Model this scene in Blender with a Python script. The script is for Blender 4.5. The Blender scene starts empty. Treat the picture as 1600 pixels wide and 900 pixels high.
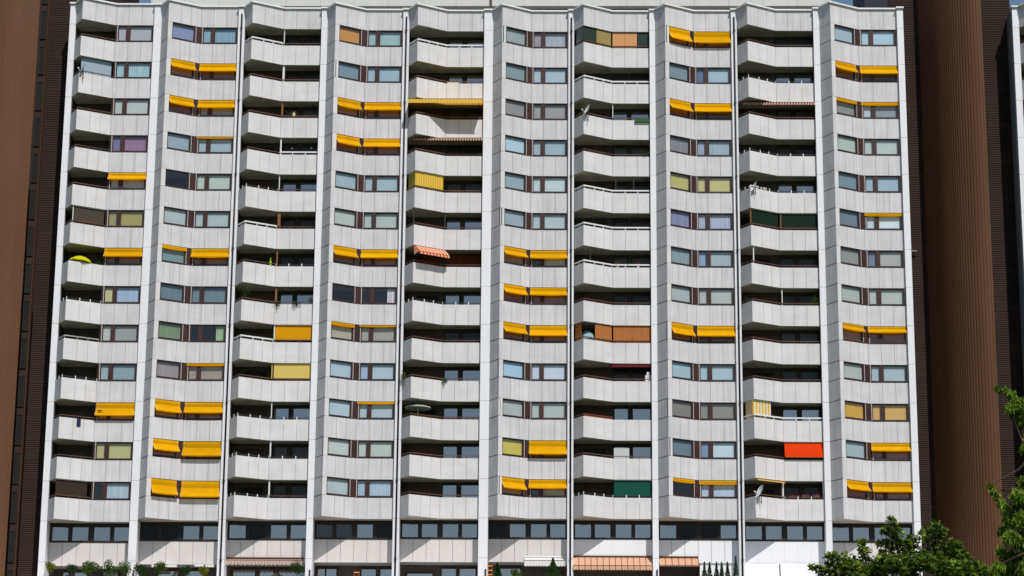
import bpy, math, random
from math import sin, cos, pi, radians, sqrt, atan2
from mathutils import Vector, Matrix
random.seed(7)
SC = bpy.context.scene
COL = SC.collection

# ------------------------------------------------------------------ camera
GZ = 64.05                       # height of the top lintel line above the ground
CAM = Vector((0.0, -165.0, GZ - 62.35))
FPX, PITCH, ROLL, YAW = 3699.8, 0.2528, 0.0086, -0.0243
fwd = Vector((sin(YAW) * cos(PITCH), cos(YAW) * cos(PITCH), sin(PITCH)))
rt0 = Vector((cos(YAW), -sin(YAW), 0.0))
up0 = rt0.cross(fwd)
rgt = rt0 * cos(ROLL) + up0 * sin(ROLL)
upv = up0 * cos(ROLL) - rt0 * sin(ROLL)
cd = bpy.data.cameras.new("camera")
cam = bpy.data.objects.new("camera", cd)
COL.objects.link(cam)
cd.sensor_width = 36.0
cd.lens = FPX * 36.0 / 1600.0
cd.clip_start, cd.clip_end = 1.0, 6000.0
cam.matrix_world = Matrix(((rgt.x, upv.x, -fwd.x, CAM.x), (rgt.y, upv.y, -fwd.y, CAM.y), (rgt.z, upv.z, -fwd.z, CAM.z), (0, 0, 0, 1)))
SC.camera = cam

def at(px, py, Y):
    """Point of the world plane y = Y seen at a photograph position (1600 x 900)."""
    d = fwd * FPX + rgt * (px - 800) + upv * (450 - py)
    return CAM + d * ((Y - CAM.y) / d.y)

# ------------------------------------------------------------------ light
SUN_AZ, SUN_EL = radians(22.0), radians(52.0)     # azimuth to the right of the facade normal
sdir = Vector((sin(SUN_AZ) * cos(SUN_EL), -cos(SUN_AZ) * cos(SUN_EL), sin(SUN_EL)))
W = bpy.data.worlds.new("World")
SC.world = W
W.use_nodes = True
wn = W.node_tree
bg = wn.nodes["Background"]
sky = wn.nodes.new("ShaderNodeTexSky")
sky.sky_type = 'NISHITA'
sky.sun_disc = False
sky.sun_elevation = SUN_EL
sky.sun_rotation = atan2(sdir.x, sdir.y)
sky.air_density, sky.dust_density, sky.ozone_density = 1.0, 0.8, 1.0
bg.inputs["Strength"].default_value = 0.085
wn.links.new(sky.outputs[0], bg.inputs[0])
sl = bpy.data.lights.new("sun", 'SUN')
sl.energy, sl.angle, sl.color = 3.9, radians(0.53), (1.0, 0.96, 0.915)
so = bpy.data.objects.new("sun", sl)
COL.objects.link(so)
so.rotation_euler = sdir.to_track_quat('Z', 'Y').to_euler()
so.location = (60, -60, 120)
SC.view_settings.view_transform = 'Standard'
SC.view_settings.look = 'None'
SC.view_settings.exposure = 0.0
SC.view_settings.gamma = 1.0
SC.cycles.max_bounces = 6
SC.cycles.transparent_max_bounces = 12

# ------------------------------------------------------------------ materials
def lin(c):
    c = c / 255.0
    return c / 12.92 if c <= 0.04045 else ((c + 0.055) / 1.055) ** 2.4
def rgb(r, g, b, k=1.0):
    return (lin(r) * k, lin(g) * k, lin(b) * k, 1.0)
MATS = {}
def mat(name, col, rough=0.6, spec=0.3, noise=None, rnd=0.0, metal=0.0, trans=0.0, bump=None):
    """noise = (scale xyz, amount); rnd = tone difference from object to object; trans = cloth translucency."""
    if name in MATS:
        return MATS[name]
    m = bpy.data.materials.new(name)
    m.use_nodes = True
    t = m.node_tree
    b = t.nodes["Principled BSDF"]
    b.inputs["Roughness"].default_value = rough
    b.inputs["Specular IOR Level"].default_value = spec
    b.inputs["Metallic"].default_value = metal
    b.inputs["Base Color"].default_value = col
    src = None
    if noise or rnd:
        mul = t.nodes.new("ShaderNodeMix")
        mul.data_type = 'RGBA'
        mul.blend_type = 'MULTIPLY'
        mul.inputs[0].default_value = 1.0
        mul.inputs[6].default_value = col
        val = None
        for sc_, amt in (noise or []):
            geo = t.nodes.new("ShaderNodeNewGeometry")
            mp = t.nodes.new("ShaderNodeMapping")
            mp.inputs["Scale"].default_value = sc_
            nz = t.nodes.new("ShaderNodeTexNoise")
            nz.inputs["Scale"].default_value = 1.0
            nz.inputs["Detail"].default_value = 3.0
            mr = t.nodes.new("ShaderNodeMapRange")
            mr.inputs[1].default_value, mr.inputs[2].default_value = 0.3, 0.7
            mr.inputs[3].default_value, mr.inputs[4].default_value = 1 - amt, 1 + amt
            t.links.new(geo.outputs["Position"], mp.inputs[0])
            t.links.new(mp.outputs[0], nz.inputs[0])
            t.links.new(nz.outputs[0], mr.inputs[0])
            if val is None:
                val = mr.outputs[0]
            else:
                mm = t.nodes.new("ShaderNodeMath")
                mm.operation = 'MULTIPLY'
                t.links.new(val, mm.inputs[0])
                t.links.new(mr.outputs[0], mm.inputs[1])
                val = mm.outputs[0]
        if rnd:
            oi = t.nodes.new("ShaderNodeObjectInfo")
            mr = t.nodes.new("ShaderNodeMapRange")
            mr.inputs[3].default_value, mr.inputs[4].default_value = 1 - rnd, 1 + rnd
            t.links.new(oi.outputs["Random"], mr.inputs[0])
            if val is None:
                val = mr.outputs[0]
            else:
                mm = t.nodes.new("ShaderNodeMath")
                mm.operation = 'MULTIPLY'
                t.links.new(val, mm.inputs[0])
                t.links.new(mr.outputs[0], mm.inputs[1])
                val = mm.outputs[0]
        t.links.new(val, mul.inputs[7])
        t.links.new(mul.outputs[2], b.inputs["Base Color"])
        src = mul.outputs[2]
    if trans:
        tr = t.nodes.new("ShaderNodeBsdfTranslucent")
        mx = t.nodes.new("ShaderNodeMixShader")
        mx.inputs[0].default_value = trans
        if src:
            t.links.new(src, tr.inputs[0])
        else:
            tr.inputs[0].default_value = col
        out = t.nodes["Material Output"]
        t.links.new(b.outputs[0], mx.inputs[1])
        t.links.new(tr.outputs[0], mx.inputs[2])
        t.links.new(mx.outputs[0], out.inputs[0])
    MATS[name] = m
    return m
def glass(name, refl, tint=(0.86, 0.92, 0.92, 1), rough=0.0):
    m = bpy.data.materials.new(name)
    m.use_nodes = True
    t = m.node_tree
    t.nodes.remove(t.nodes["Principled BSDF"])
    tr = t.nodes.new("ShaderNodeBsdfTransparent")
    tr.inputs[0].default_value = tint
    gl = t.nodes.new("ShaderNodeBsdfGlossy")
    gl.inputs["Roughness"].default_value = rough
    lw = t.nodes.new("ShaderNodeLayerWeight")
    lw.inputs[0].default_value = 0.5
    fr = t.nodes.new("ShaderNodeMath")        # Schlick, the same from both sides of the pane
    fr.operation = 'POWER'
    fr.inputs[1].default_value = 5.0
    t.links.new(lw.outputs["Facing"], fr.inputs[0])
    ad = t.nodes.new("ShaderNodeMath")
    ad.operation = 'ADD'
    ad.use_clamp = True
    ad.inputs[1].default_value = refl
    mx = t.nodes.new("ShaderNodeMixShader")
    t.links.new(fr.outputs[0], ad.inputs[0])
    t.links.new(ad.outputs[0], mx.inputs[0])
    t.links.new(tr.outputs[0], mx.inputs[1])
    t.links.new(gl.outputs[0], mx.inputs[2])
    t.links.new(mx.outputs[0], t.nodes["Material Output"].inputs[0])
    MATS[name] = m
    return m
PANEL = mat("spandrel_concrete", (0.602, 0.592, 0.608, 1), 0.75, 0.25, [((5, 5, 0.35), 0.085), ((16, 16, 0.5), 0.06), ((0.5, 0.5, 1.2), 0.05)], 0.035)
BALC = mat("balcony_concrete", (0.660, 0.645, 0.645, 1), 0.75, 0.25, [((2.5, 2.5, 0.4), 0.05), ((0.6, 0.6, 1.5), 0.045)], 0.03)
CREAM = mat("cream_concrete", (0.650, 0.612, 0.590, 1), 0.8, 0.2, [((3, 3, 0.6), 0.04)], 0.035)
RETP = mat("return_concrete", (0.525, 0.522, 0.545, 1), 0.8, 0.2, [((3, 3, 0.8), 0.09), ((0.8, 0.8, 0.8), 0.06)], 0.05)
PIERM = mat("pier_white", (0.780, 0.780, 0.810, 1), 0.55, 0.35, [((4, 4, 0.5), 0.03)], 0.02)
WHITEP = mat("white_paint", (0.80, 0.81, 0.84, 1), 0.6, 0.3, [((0.7, 0.7, 0.7), 0.02)])
COREM = mat("joint_grey", (0.30, 0.30, 0.305, 1), 0.9, 0.1)
DCORE = mat("joint_dark", (0.10, 0.10, 0.105, 1), 0.9, 0.1)
COPING = mat("coping_white", (0.80, 0.80, 0.80, 1), 0.45, 0.4)
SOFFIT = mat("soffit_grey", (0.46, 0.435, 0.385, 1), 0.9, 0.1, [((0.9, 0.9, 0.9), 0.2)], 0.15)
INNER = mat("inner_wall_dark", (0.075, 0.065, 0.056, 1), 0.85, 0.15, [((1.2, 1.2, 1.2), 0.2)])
FIN = mat("fin_dark", (0.07, 0.065, 0.06, 1), 0.9, 0.1)
FRAME = mat("frame_brown", (0.046, 0.018, 0.014, 1), 0.5, 0.35, [((3, 3, 3), 0.12)], 0.12)
DFRAME = mat("frame_dark", (0.022, 0.016, 0.016, 1), 0.5, 0.3)
WMETAL = mat("white_metal", (0.74, 0.74, 0.73, 1), 0.4, 0.4)
BRAIL = mat("rail_brown", (0.13, 0.065, 0.045, 1), 0.5, 0.3, None, 0.25)
DRAIL = mat("rail_dark", (0.05, 0.04, 0.038, 1), 0.5, 0.3)
PIPE = mat("drain_dark", (0.013, 0.017, 0.022, 1), 0.5, 0.25)
GUIDE = mat("guide_metal", (0.55, 0.55, 0.54, 1), 0.4, 0.4)
YELLOW = mat("awning_yellow", (0.90, 0.455, 0.002, 1), 0.8, 0.08, [((1.2, 1.2, 2), 0.07)], 0.10, trans=0.38)
GLASS = glass("window_glass", 0.08, (0.96, 0.975, 0.975, 1))
SKYGLASS = glass("reflective_glass", 0.38, (0.5, 0.55, 0.55, 1))
DARKGLASS = glass("dim_glass", 0.02, (0.85, 0.85, 0.85, 1))
ROOMM = mat("room_dark", (0.05, 0.045, 0.045, 1), 0.9, 0.1)

# ------------------------------------------------------------------ mesh helpers
class MB:
    def __init__(self):
        self.v, self.f = [], []
    def hexa(self, b, t):
        """b, t: four bottom and four top corners, same order."""
        n = len(self.v)
        self.v += [tuple(p) for p in b] + [tuple(p) for p in t]
        self.f += [(n + 3, n + 2, n + 1, n), (n + 4, n + 5, n + 6, n + 7)]
        for i in range(4):
            j = (i + 1) % 4
            self.f.append((n + i, n + j, n + 4 + j, n + 4 + i))
    def box(self, x0, x1, y0, y1, z0, z1):
        self.hexa([(x0, y0, z0), (x1, y0, z0), (x1, y1, z0), (x0, y1, z0)], [(x0, y0, z1), (x1, y0, z1), (x1, y1, z1), (x0, y1, z1)])
    def prism(self, poly, z0, z1):
        n, k = len(self.v), len(poly)
        self.v += [(p[0], p[1], z0) for p in poly] + [(p[0], p[1], z1) for p in poly]
        self.f += [tuple(range(n + k - 1, n - 1, -1)), tuple(range(n + k, n + 2 * k))]
        for i in range(k):
            j = (i + 1) % k
            self.f.append((n + i, n + j, n + k + j, n + k + i))
    def quad(self, a, b, c, d):
        n = len(self.v)
        self.v += [tuple(a), tuple(b), tuple(c), tuple(d)]
        self.f.append((n, n + 1, n + 2, n + 3))
    def tube(self, a, b, r0, r1=None, n=6):
        a, b = Vector(a), Vector(b)
        r1 = r0 if r1 is None else r1
        d = (b - a).normalized()
        u = d.orthogonal().normalized()
        w = d.cross(u)
        s = len(self.v)
        for p, r in ((a, r0), (b, r1)):
            for i in range(n):
                q = p + (u * cos(2 * pi * i / n) + w * sin(2 * pi * i / n)) * r
                self.v.append(tuple(q))
        for i in range(n):
            j = (i + 1) % n
            self.f.append((s + i, s + j, s + n + j, s + n + i))
        self.f += [tuple(range(s + n - 1, s - 1, -1)), tuple(range(s + n, s + 2 * n))]
    def strip(self, rows, closed=False):
        """rows: list of equal-length point lists; skins neighbouring rows."""
        n, k = len(self.v), len(rows[0])
        for r in rows:
            self.v += [tuple(p) for p in r]
        for i in range(len(rows) - 1):
            for j in range(k if closed else k - 1):
                a, b = n + i * k + j, n + i * k + (j + 1) % k
                self.f.append((a, b, b + k, a + k))
    def empty(self):
        return not self.v
def link(name, mb, m, parent=None, smooth=False):
    org = Vector((0, 0, 0))
    if parent is not None:
        org = ORG[parent.name]
    me = bpy.data.meshes.new(name)
    me.from_pydata([tuple(Vector(p) - org) for p in mb.v], [], mb.f)
    me.materials.append(m)
    if smooth:
        me.polygons.foreach_set("use_smooth", [True] * len(me.polygons))
    o = bpy.data.objects.new(name, me)
    COL.objects.link(o)
    ORG[o.name] = org
    if parent is not None:
        o.parent = parent
    return o
ORG = {}
def thing(name, label, cat, loc=(0, 0, 0), group=None):
    o = bpy.data.objects.new(name, None)
    o.empty_display_size = 0.3
    COL.objects.link(o)
    o.location = loc
    ORG[o.name] = Vector(loc)
    o["label"], o["category"] = label, cat
    if group:
        o["group"] = group
    return o
def tag(o, label, cat, group=None):
    o["label"], o["category"] = label, cat
    if group:
        o["group"] = group
    return o
def offset_poly(pts, o):
    """Offset an open plan polyline inwards (to its left going right) by o, mitred."""
    out = []
    for i, p in enumerate(pts):
        ns = []
        for a, b in ((i - 1, i), (i, i + 1)):
            if a < 0 or b >= len(pts):
                continue
            d = Vector((pts[b][0] - pts[a][0], pts[b][1] - pts[a][1])).normalized()
            ns.append(Vector((-d.y, d.x)))
        n = sum(ns, Vector((0, 0)))
        n.normalize()
        k = o / max(0.25, n.dot(ns[0]))
        out.append((p[0] + n.x * k, p[1] + n.y * k))
    return out

# ------------------------------------------------------------------ the facade grid
H, AOP = 2.8, 1.30
XS = [-36.665, -30.817, -30.250, -24.520, -24.033, -18.321, -17.865, -12.245, -11.788, -6.225,
      -5.560, 0.013, 0.429, 5.998, 6.411, 12.029, 12.438, 18.095, 18.537, 24.265]
ZM = -21.12
NTH = ["first", "second", "third", "fourth", "fifth", "sixth", "seventh", "eighth", "ninth", "tenth", "eleventh", "twelfth", "thirteenth", "fourteenth"]
def storey(k):
    return "top storey" if k == 0 else NTH[k] + " storey from top"
def column(b):
    return "leftmost column" if b == 1 else ("rightmost column" if b == 10 else NTH[b - 1] + " column from left")
class Bay:
    def __init__(s, idx, XL, XR):
        s.i, s.XL, s.XR = idx, XL, XR
        xc = (idx - 5.5) / 4.5
        s.sc = 1 + 0.0156 * xc * xc - 0.0082 * xc
        w = XR - XL
        s.pts = {'L': (XL, 0.0), 'P': (XL + 0.70, -1.12), 'B': (XL + w * 0.505, 0.243), 'R': (XR, 0.274)}
        s.seg = {'ret': ('L', 'P'), 'sl': ('P', 'B'), 'fl': ('B', 'R')}
    def Z(s, z):
        return GZ + ZM + (z - ZM) * s.sc
    def poly(s, o=0.0, segs=('ret', 'sl', 'fl')):
        ks = [s.seg[segs[0]][0]] + [s.seg[g][1] for g in segs]
        return offset_poly([s.pts[k] for k in ks], o)
    def pos(s, seg, t, o=0.0):
        a, b = (Vector(s.pts[k]) for k in s.seg[seg])
        d = b - a
        n = Vector((-d.y, d.x)).normalized()
        p = a + d * t + n * o
        return (p.x, p.y)
    def length(s, seg):
        a, b = (Vector(s.pts[k]) for k in s.seg[seg])
        return (b - a).length
    def box(s, mb, seg, t0, t1, z0, z1, o0, o1, g=0.0):
        gl = g / s.length(seg)
        t0, t1 = t0 + gl, t1 - gl
        c = [s.pos(seg, t0, o0), s.pos(seg, t1, o0), s.pos(seg, t1, o1), s.pos(seg, t0, o1)]
        a, b = s.Z(z0), s.Z(z1)
        mb.hexa([(p[0], p[1], a) for p in c], [(p[0], p[1], b) for p in c])
    def band(s, mb, z0, z1, o0, o1, segs=('ret', 'sl', 'fl')):
        A, B = s.poly(o0, segs), s.poly(o1, segs)
        a, b = s.Z(z0), s.Z(z1)
        for i in range(len(A) - 1):
            q = [A[i], A[i + 1], B[i + 1], B[i]]
            mb.hexa([(p[0], p[1], a) for p in q], [(p[0], p[1], b) for p in q])
BAYS = {i + 1: Bay(i + 1, XS[2 * i], XS[2 * i + 1]) for i in range(10)}
KIND = {1: 'half', 2: 'win', 3: 'bal', 4: 'win', 5: 'bal', 6: 'win', 7: 'bal', 8: 'win', 9: 'bal', 10: 'win'}
SL = [0.0, 0.39, 0.69, 1.0]
FL = [0.0, 0.335, 0.667, 1.0]
DECK = -41.7

bld = thing("apartment_building", "tall white panelled apartment block with zigzag bays, balconies and yellow awnings", "building", (0, 0, 0))

# ---- panels
def panel(b, seg, t0, t1, z0, z1, d=0.06):
    mb = MB()
    b.box(mb, seg, t0, t1, z0, z1, -0.004 + random.uniform(-0.004, 0.004), d, 0.010)
    return mb
def emit(name, items, m, parent, limit=300):
    """items (shown largest first): the first 300 are parts, the rest one joined part."""
    rest = MB()
    for n, mb in enumerate(items):
        if n < limit:
            link(name, mb, m, parent)
        else:
            k = len(rest.v)
            rest.v += mb.v
            rest.f += [tuple(i + k for i in f) for f in mb.f]
    if not rest.empty():
        o = link(name, rest, m, parent)
        o["kind"] = "stuff"
def cladding(bays, kinds, parent, floors):
    sp, ba, rp, jp, pp = [], [], [], [], []
    for k in sorted(floors, reverse=True):
        for b in bays:
            kd = kinds[b.i]
            zb, zl = -k * H - AOP, -(k + 1) * H
            for seg, spl in (('sl', SL), ('fl', FL)):
                smooth = kd == 'bal' or (kd == 'half' and seg == 'sl')
                for j in range(3):
                    (ba if smooth else sp).append(panel(b, seg, spl[j], spl[j + 1], zl, zb))
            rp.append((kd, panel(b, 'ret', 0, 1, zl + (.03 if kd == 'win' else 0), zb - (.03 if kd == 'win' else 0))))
            if kd == 'win':
                rp.append((kd, panel(b, 'ret', 0, 1, zb + .03, -k * H - .03)))
                jp.append(panel(b, 'sl', 0, 0.135, zb + .014, -k * H - .014))
                mb = MB()
                b.band(mb, zb - 0.03, -k * H + 0.03, 0.062, 0.15, ('ret',))
                b.box(mb, 'sl', 0.0, 0.135, zb - 0.03, -k * H + 0.03, 0.064, 0.15)
                link("return_core", mb, DCORE, parent)
            mb = MB()
            b.band(mb, zl + 0.02, zb - 0.015, 0.05, 0.15)
            link("parapet_core", mb, COREM, parent)
    for b in bays:
        for seg, spl in (('sl', SL), ('fl', FL)):
            for j in range(3):
                pp.append(panel(b, seg, spl[j], spl[j + 1], 0, 1.55))
        rp.append(('win', panel(b, 'ret', 0, 1, 0, 1.55)))
        mb = MB()
        b.band(mb, 0.02, 1.54, 0.05, 0.15)
        link("parapet_core", mb, COREM, parent)
        mb = MB()
        b.band(mb, 1.55, 1.66, -0.13, 0.35)
        link("roof_coping", mb, COPING, parent)
    emit("spandrel_panel", sp, PANEL, parent)
    emit("balcony_panel", ba, BALC, parent)
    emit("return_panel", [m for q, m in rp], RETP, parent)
    emit("jamb_panel", jp, BALC, parent)
    emit("roof_parapet_panel", pp, PANEL, parent)
cladding([BAYS[i] for i in range(1, 11)], KIND, bld, range(13))

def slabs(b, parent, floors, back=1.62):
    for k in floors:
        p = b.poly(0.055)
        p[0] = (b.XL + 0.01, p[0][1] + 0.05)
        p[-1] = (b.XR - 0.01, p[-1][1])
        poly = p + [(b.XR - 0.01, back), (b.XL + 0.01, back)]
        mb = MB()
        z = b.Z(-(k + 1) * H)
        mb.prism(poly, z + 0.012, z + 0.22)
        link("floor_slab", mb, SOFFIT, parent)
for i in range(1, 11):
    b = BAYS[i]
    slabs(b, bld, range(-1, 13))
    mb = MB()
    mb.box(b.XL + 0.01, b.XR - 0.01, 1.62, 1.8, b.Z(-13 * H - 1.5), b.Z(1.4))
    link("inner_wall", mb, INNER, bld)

# ---- piers between the bays
PXS = [(XS[0] - 0.46, XS[0])] + [(XS[2 * i + 1], XS[2 * i + 2]) for i in range(9)] + [(XS[19], XS[19] + 0.46)]
def pier(x0, x1, zfun, parent, pipe=False):
    core = MB()
    core.box(x0 + 0.03, x1 - 0.03, 0.07, 1.9, GZ + DECK, zfun(1.5))
    pr = link("pier", core, FIN, parent)
    cap = MB()
    cap.box(x0 - 0.05, x1 + 0.05, -0.13, 0.6, zfun(1.55), zfun(1.66))
    link("pier_cap", cap, COPING, pr)
    lv = [1.54] + [-(k * H) for k in range(0, 15)] + [DECK]
    for j in range(len(lv) - 1):
        if pipe and j % 2 and False:
            continue
        mb = MB()
        mb.box(x0, x1, 0.0 + random.uniform(-0.004, 0.004), 1.5 if j >= 14 else 0.42, zfun(lv[j + 1]) + 0.01, zfun(lv[j]) - 0.01)
        link("pier_panel", mb, PIERM, pr)
    return pr
def mid_z(i):
    def f(z):
        a = BAYS[i].Z(z) if i >= 1 else BAYS[1].Z(z)
        c = BAYS[i + 1].Z(z) if i <= 9 else BAYS[10].Z(z)
        return (a + c) / 2
    return f
for i, (x0, x1) in enumerate(PXS):
    pr = pier(x0, x1, mid_z(i), bld)
    if i in (2, 4, 6, 8):
        zf = mid_z(i)
        mb = MB()
        xc = (x0 + x1) / 2 + 0.005
        mb.tube((xc, -0.062, zf(1.0)), (xc, -0.062, GZ + DECK), 0.062, n=8)
        for k in range(0, 15, 2):
            z = zf(-k * H - 0.1)
            mb.box(xc - 0.085, xc + 0.085, -0.13, 0.0, z - 0.03, z + 0.03)
        link("drain_pipe", mb, PIPE, bld, True)
    elif i in (1, 3, 5, 7):
        mb = MB()
        xc = x1 - 0.13
        mb.tube((xc, -0.07, GZ + mid_z(i)(-40.0) - GZ), (xc, -0.07, GZ + DECK), 0.06, n=8)
        link("drain_pipe", mb, PIPE, bld, True)

# ------------------------------------------------------------------ windows
CURT = {}
def curtain_mat(c, kind):
    key = "curtain_%d_%d_%d_%s" % (c[0], c[1], c[2], kind)
    k = 1.13
    g_ = (c[0] + c[1] + c[2]) / 3.0
    sat = 0.75 if c[2] > c[0] - 20 else 1.0
    c = [g_ + (q - g_) * sat for q in c]
    nz = [((9, 9, 0.6), 0.12)] if kind == 'l' else [((0.4, 0.4, 3.0), 0.03)]
    return mat(key, rgb(c[0], c[1], c[2], k), 0.9, 0.05, nz, 0.02)
def pane(b, seg, t0, t1, z0, z1, parent, m=None, o=0.10):
    mb = MB()
    a, c = b.pos(seg, t0, o), b.pos(seg, t1, o)
    # each pane sits a hair out of true, as glass does
    j = random.uniform(-0.006, 0.006)
    mb.quad((a[0], a[1] + j, b.Z(z0)), (c[0], c[1] - j, b.Z(z0)), (c[0], c[1] - j, b.Z(z1)), (a[0], a[1] + j, b.Z(z1)))
    link("pane", mb, m or GLASS, parent)
def curtain(b, seg, t0, t1, z0, z1, c, kind, parent):
    """kind: b blind, l lace with folds, d drapes at one end only."""
    mb = MB()
    o = 0.2
    if kind == 'd':
        t0 = t0 + (t1 - t0) * 0.62
        kind = 'l'
    n = 2 if kind == 'b' else max(6, int((t1 - t0) * b.length(seg) / 0.07))
    rows = []
    for z in (z0 - 0.03, z1 + 0.03):
        r = []
        for q in range(n):
            p = b.pos(seg, t0 + (t1 - t0) * q / (n - 1), o + (0.025 if kind == 'l' and q % 2 else 0.0))
            r.append((p[0], p[1], b.Z(z)))
        rows.append(r)
    mb.strip(rows)
    link("blind" if kind == 'b' else "curtain", mb, curtain_mat(c, kind), parent)
    if kind == 'l' and random.random() < 0.6 and z1 - z0 > 0.5:
        pass
def window(b, k, seg, spec, parent):
    """spec: (colour, kind) or None for an empty dark room; flat windows may hold two of these."""
    zt, zb = -k * H, -k * H - AOP
    f = MB()
    def fb(t0, t1, z0, z1, o0=0.06, o1=0.15):
        b.box(f, seg, t0, t1, z0, z1, o0, o1)
    if seg == 'sl':
        panes = [(0.165, 0.815)]
        lo, hi = 0.137, 0.90
        fb(lo, 0.165, zb, zt)
        fb(0.815, hi, zb, zt)
    else:
        panes = [(0.085, 0.275), (0.385, 0.925)]
        lo, hi = 0.045, 0.995
        fb(lo, 0.085, zb, zt)
        fb(0.275, 0.385, zb, zt, 0.045)
        fb(0.925, hi, zb, zt)
    for a, c in panes:
        fb(a, c, zb, zb + 0.15)
        fb(a, c, zt - 0.10, zt)
    w = link("window", f, FRAME, parent)
    s = MB()
    b.box(s, seg, lo, hi, zb + 0.002, zb + 0.05, -0.02, 0.06)
    link("sill", s, DFRAME, w)
    g = MB()
    t = 0.865 if seg == 'sl' else 0.052
    b.box(g, seg, t - 0.007, t + 0.007, zb + 0.06, zt - 0.02, 0.015, 0.045)
    if seg == 'fl':
        link("guide_rail", g, GUIDE, w)
        g = MB()
        b.box(g, seg, 0.972, 0.985, zb + 0.06, zt - 0.02, 0.015, 0.045)
    link("guide_rail", g, GUIDE, w)
    specs = spec if isinstance(spec, list) else [spec] * len(panes)
    for (a, c), sp in zip(panes, specs):
        pane(b, seg, a, c, zb + 0.15, zt - 0.10, w)
        if sp:
            curtain(b, seg, a - 0.005, c + 0.005, zb + 0.15, zt - 0.10, sp[0], sp[1], w)
    return w
def corner_post(b, k, parent, half=False):
    zt, zb = -k * H, -k * H - AOP
    mb = MB()
    if not half:
        b.box(mb, 'sl', 0.90, 1.0, zb, zt, 0.03, 0.15)
    b.box(mb, 'fl', 0.0, 0.045, zb, zt, 0.03, 0.15)
    link("corner_post", mb, FRAME, parent)

# window contents: colour as it looks in daylight, b = blind, l = lace or folds, d = drape at one side, 0 = nothing
GR, TE, LB, PG, TA = (172, 184, 184), (140, 166, 174), (166, 194, 208), (184, 192, 186), (150, 146, 142)
def B(c): return (c, 'b')
def L(c): return (c, 'l')
def D(c): return (c, 'd')
WIN = {
 1: [(None, B((172, 174, 184))), (None, L((150, 190, 198))), (None, B((182, 190, 188))), (None, [L((118, 108, 156)), L((150, 112, 148))]),
     (None, B((170, 172, 180))), (None, [B((150, 146, 104)), B((158, 150, 92))]), (None, B((170, 172, 176))), (None, [B((186, 184, 136)), L((150, 176, 210))]),
     (None, [B((180, 186, 184)), B((150, 154, 154))]), (None, [L((150, 172, 178)), B((132, 158, 168))]), (None, B((180, 150, 110))), (None, B((178, 174, 124))),
     (None, [None, L((160, 182, 200))])],
 2: [(L((132, 142, 190)), [B((128, 168, 186)), L((124, 164, 190))]), (B((120, 120, 90)), None), (None, B((160, 160, 165))), (B((140, 164, 174)), B((150, 176, 186))),
     (None, B((180, 195, 183))), (B((168, 182, 184)), B((166, 184, 186))), (B((112, 142, 146)), B((150, 150, 150))), (L((96, 122, 132)), L((104, 130, 140))),  # last pair: reflections in the panes put into the lace colour
     ([L((120, 140, 104))], [None, D((150, 186, 140))]), (L((150, 136, 140)), B((154, 142, 132))), (B((190, 170, 130)), B((180, 140, 90))), (None, None), (None, None)],
 4: [(B((190, 138, 72)), L((150, 186, 188))), (B((116, 138, 154)), B((150, 182, 200))), (None, None), (None, B((160, 165, 170))),
     (B((152, 176, 186)), B((160, 184, 194))), (B((176, 186, 182)), B((176, 188, 184))), (None, [None, B((150, 150, 146))]), (None, [None, D((200, 190, 200))]),
     (B((166, 160, 144)), B((160, 156, 146))), (B((164, 188, 204)), [B((150, 176, 210)), B((164, 190, 204))]), (B((166, 190, 202)), B((164, 188, 196))), (B((184, 192, 188)), B((184, 194, 188))),
     (L((168, 184, 188)), L((160, 186, 206)))],
 6: [(L((150, 164, 164)), [L((160, 150, 160)), L((164, 172, 184))]), (B((126, 146, 152)), B((166, 190, 206))), (B((142, 137, 137)), B((154, 152, 156))), (B((166, 198, 218)), [L((160, 180, 190)), B((150, 180, 192))]),
     (B((140, 166, 176)), B((186, 204, 208))), (B((146, 166, 176)), B((170, 190, 194))), (None, [None, B((170, 176, 180))]), (None, [None, B((160, 160, 165))]), (None, B((176, 140, 100))),
     (B((150, 190, 220)), B((192, 202, 224))), (B((166, 174, 172)), B((172, 184, 180))), (B((196, 178, 78)), None), (B((170, 150, 110)), [None, B((160, 150, 120))])],
 8: [(None, None), (B((122, 142, 150)), [L((90, 110, 150)), B((156, 188, 208))]), (None, None), (L((132, 132, 138)), [L((150, 164, 190)), L((150, 176, 190))]),
     (B((182, 174, 112)), B((190, 184, 126))), (L((128, 132, 172)), L((170, 176, 204))), (L((130, 152, 158)), [L((130, 160, 200)), L((164, 180, 186))]), (B((164, 176, 176)), B((176, 182, 178))), (None, None),
     (B((150, 182, 198)), B((160, 188, 204))), (B((126, 122, 112)), B((138, 136, 124))), (B((96, 116, 132)), [B((120, 140, 180)), B((182, 208, 220))]), (None, L((176, 192, 216)))],
 10: [(B((154, 178, 192)), B((168, 202, 218))), (None, None), (B((136, 140, 134)), [B((180, 192, 205)), B((136, 148, 156))]), (B((168, 184, 174)), B((182, 196, 192))),
      (B((108, 138, 152)), B((152, 180, 196))), (B((100, 124, 138)), [B((190, 205, 220)), B((206, 222, 232))]), (B((140, 142, 138)), [L((110, 124, 150)), B((170, 172, 166))]), (B((166, 174, 168)), B((180, 188, 180))), (None, None),
      (B((170, 178, 174)), B((166, 184, 192))), (B((196, 156, 62)), B((204, 164, 92))), (B((150, 174, 182)), B((160, 165, 170))), (None, B((170, 175, 185)))],
}
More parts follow.
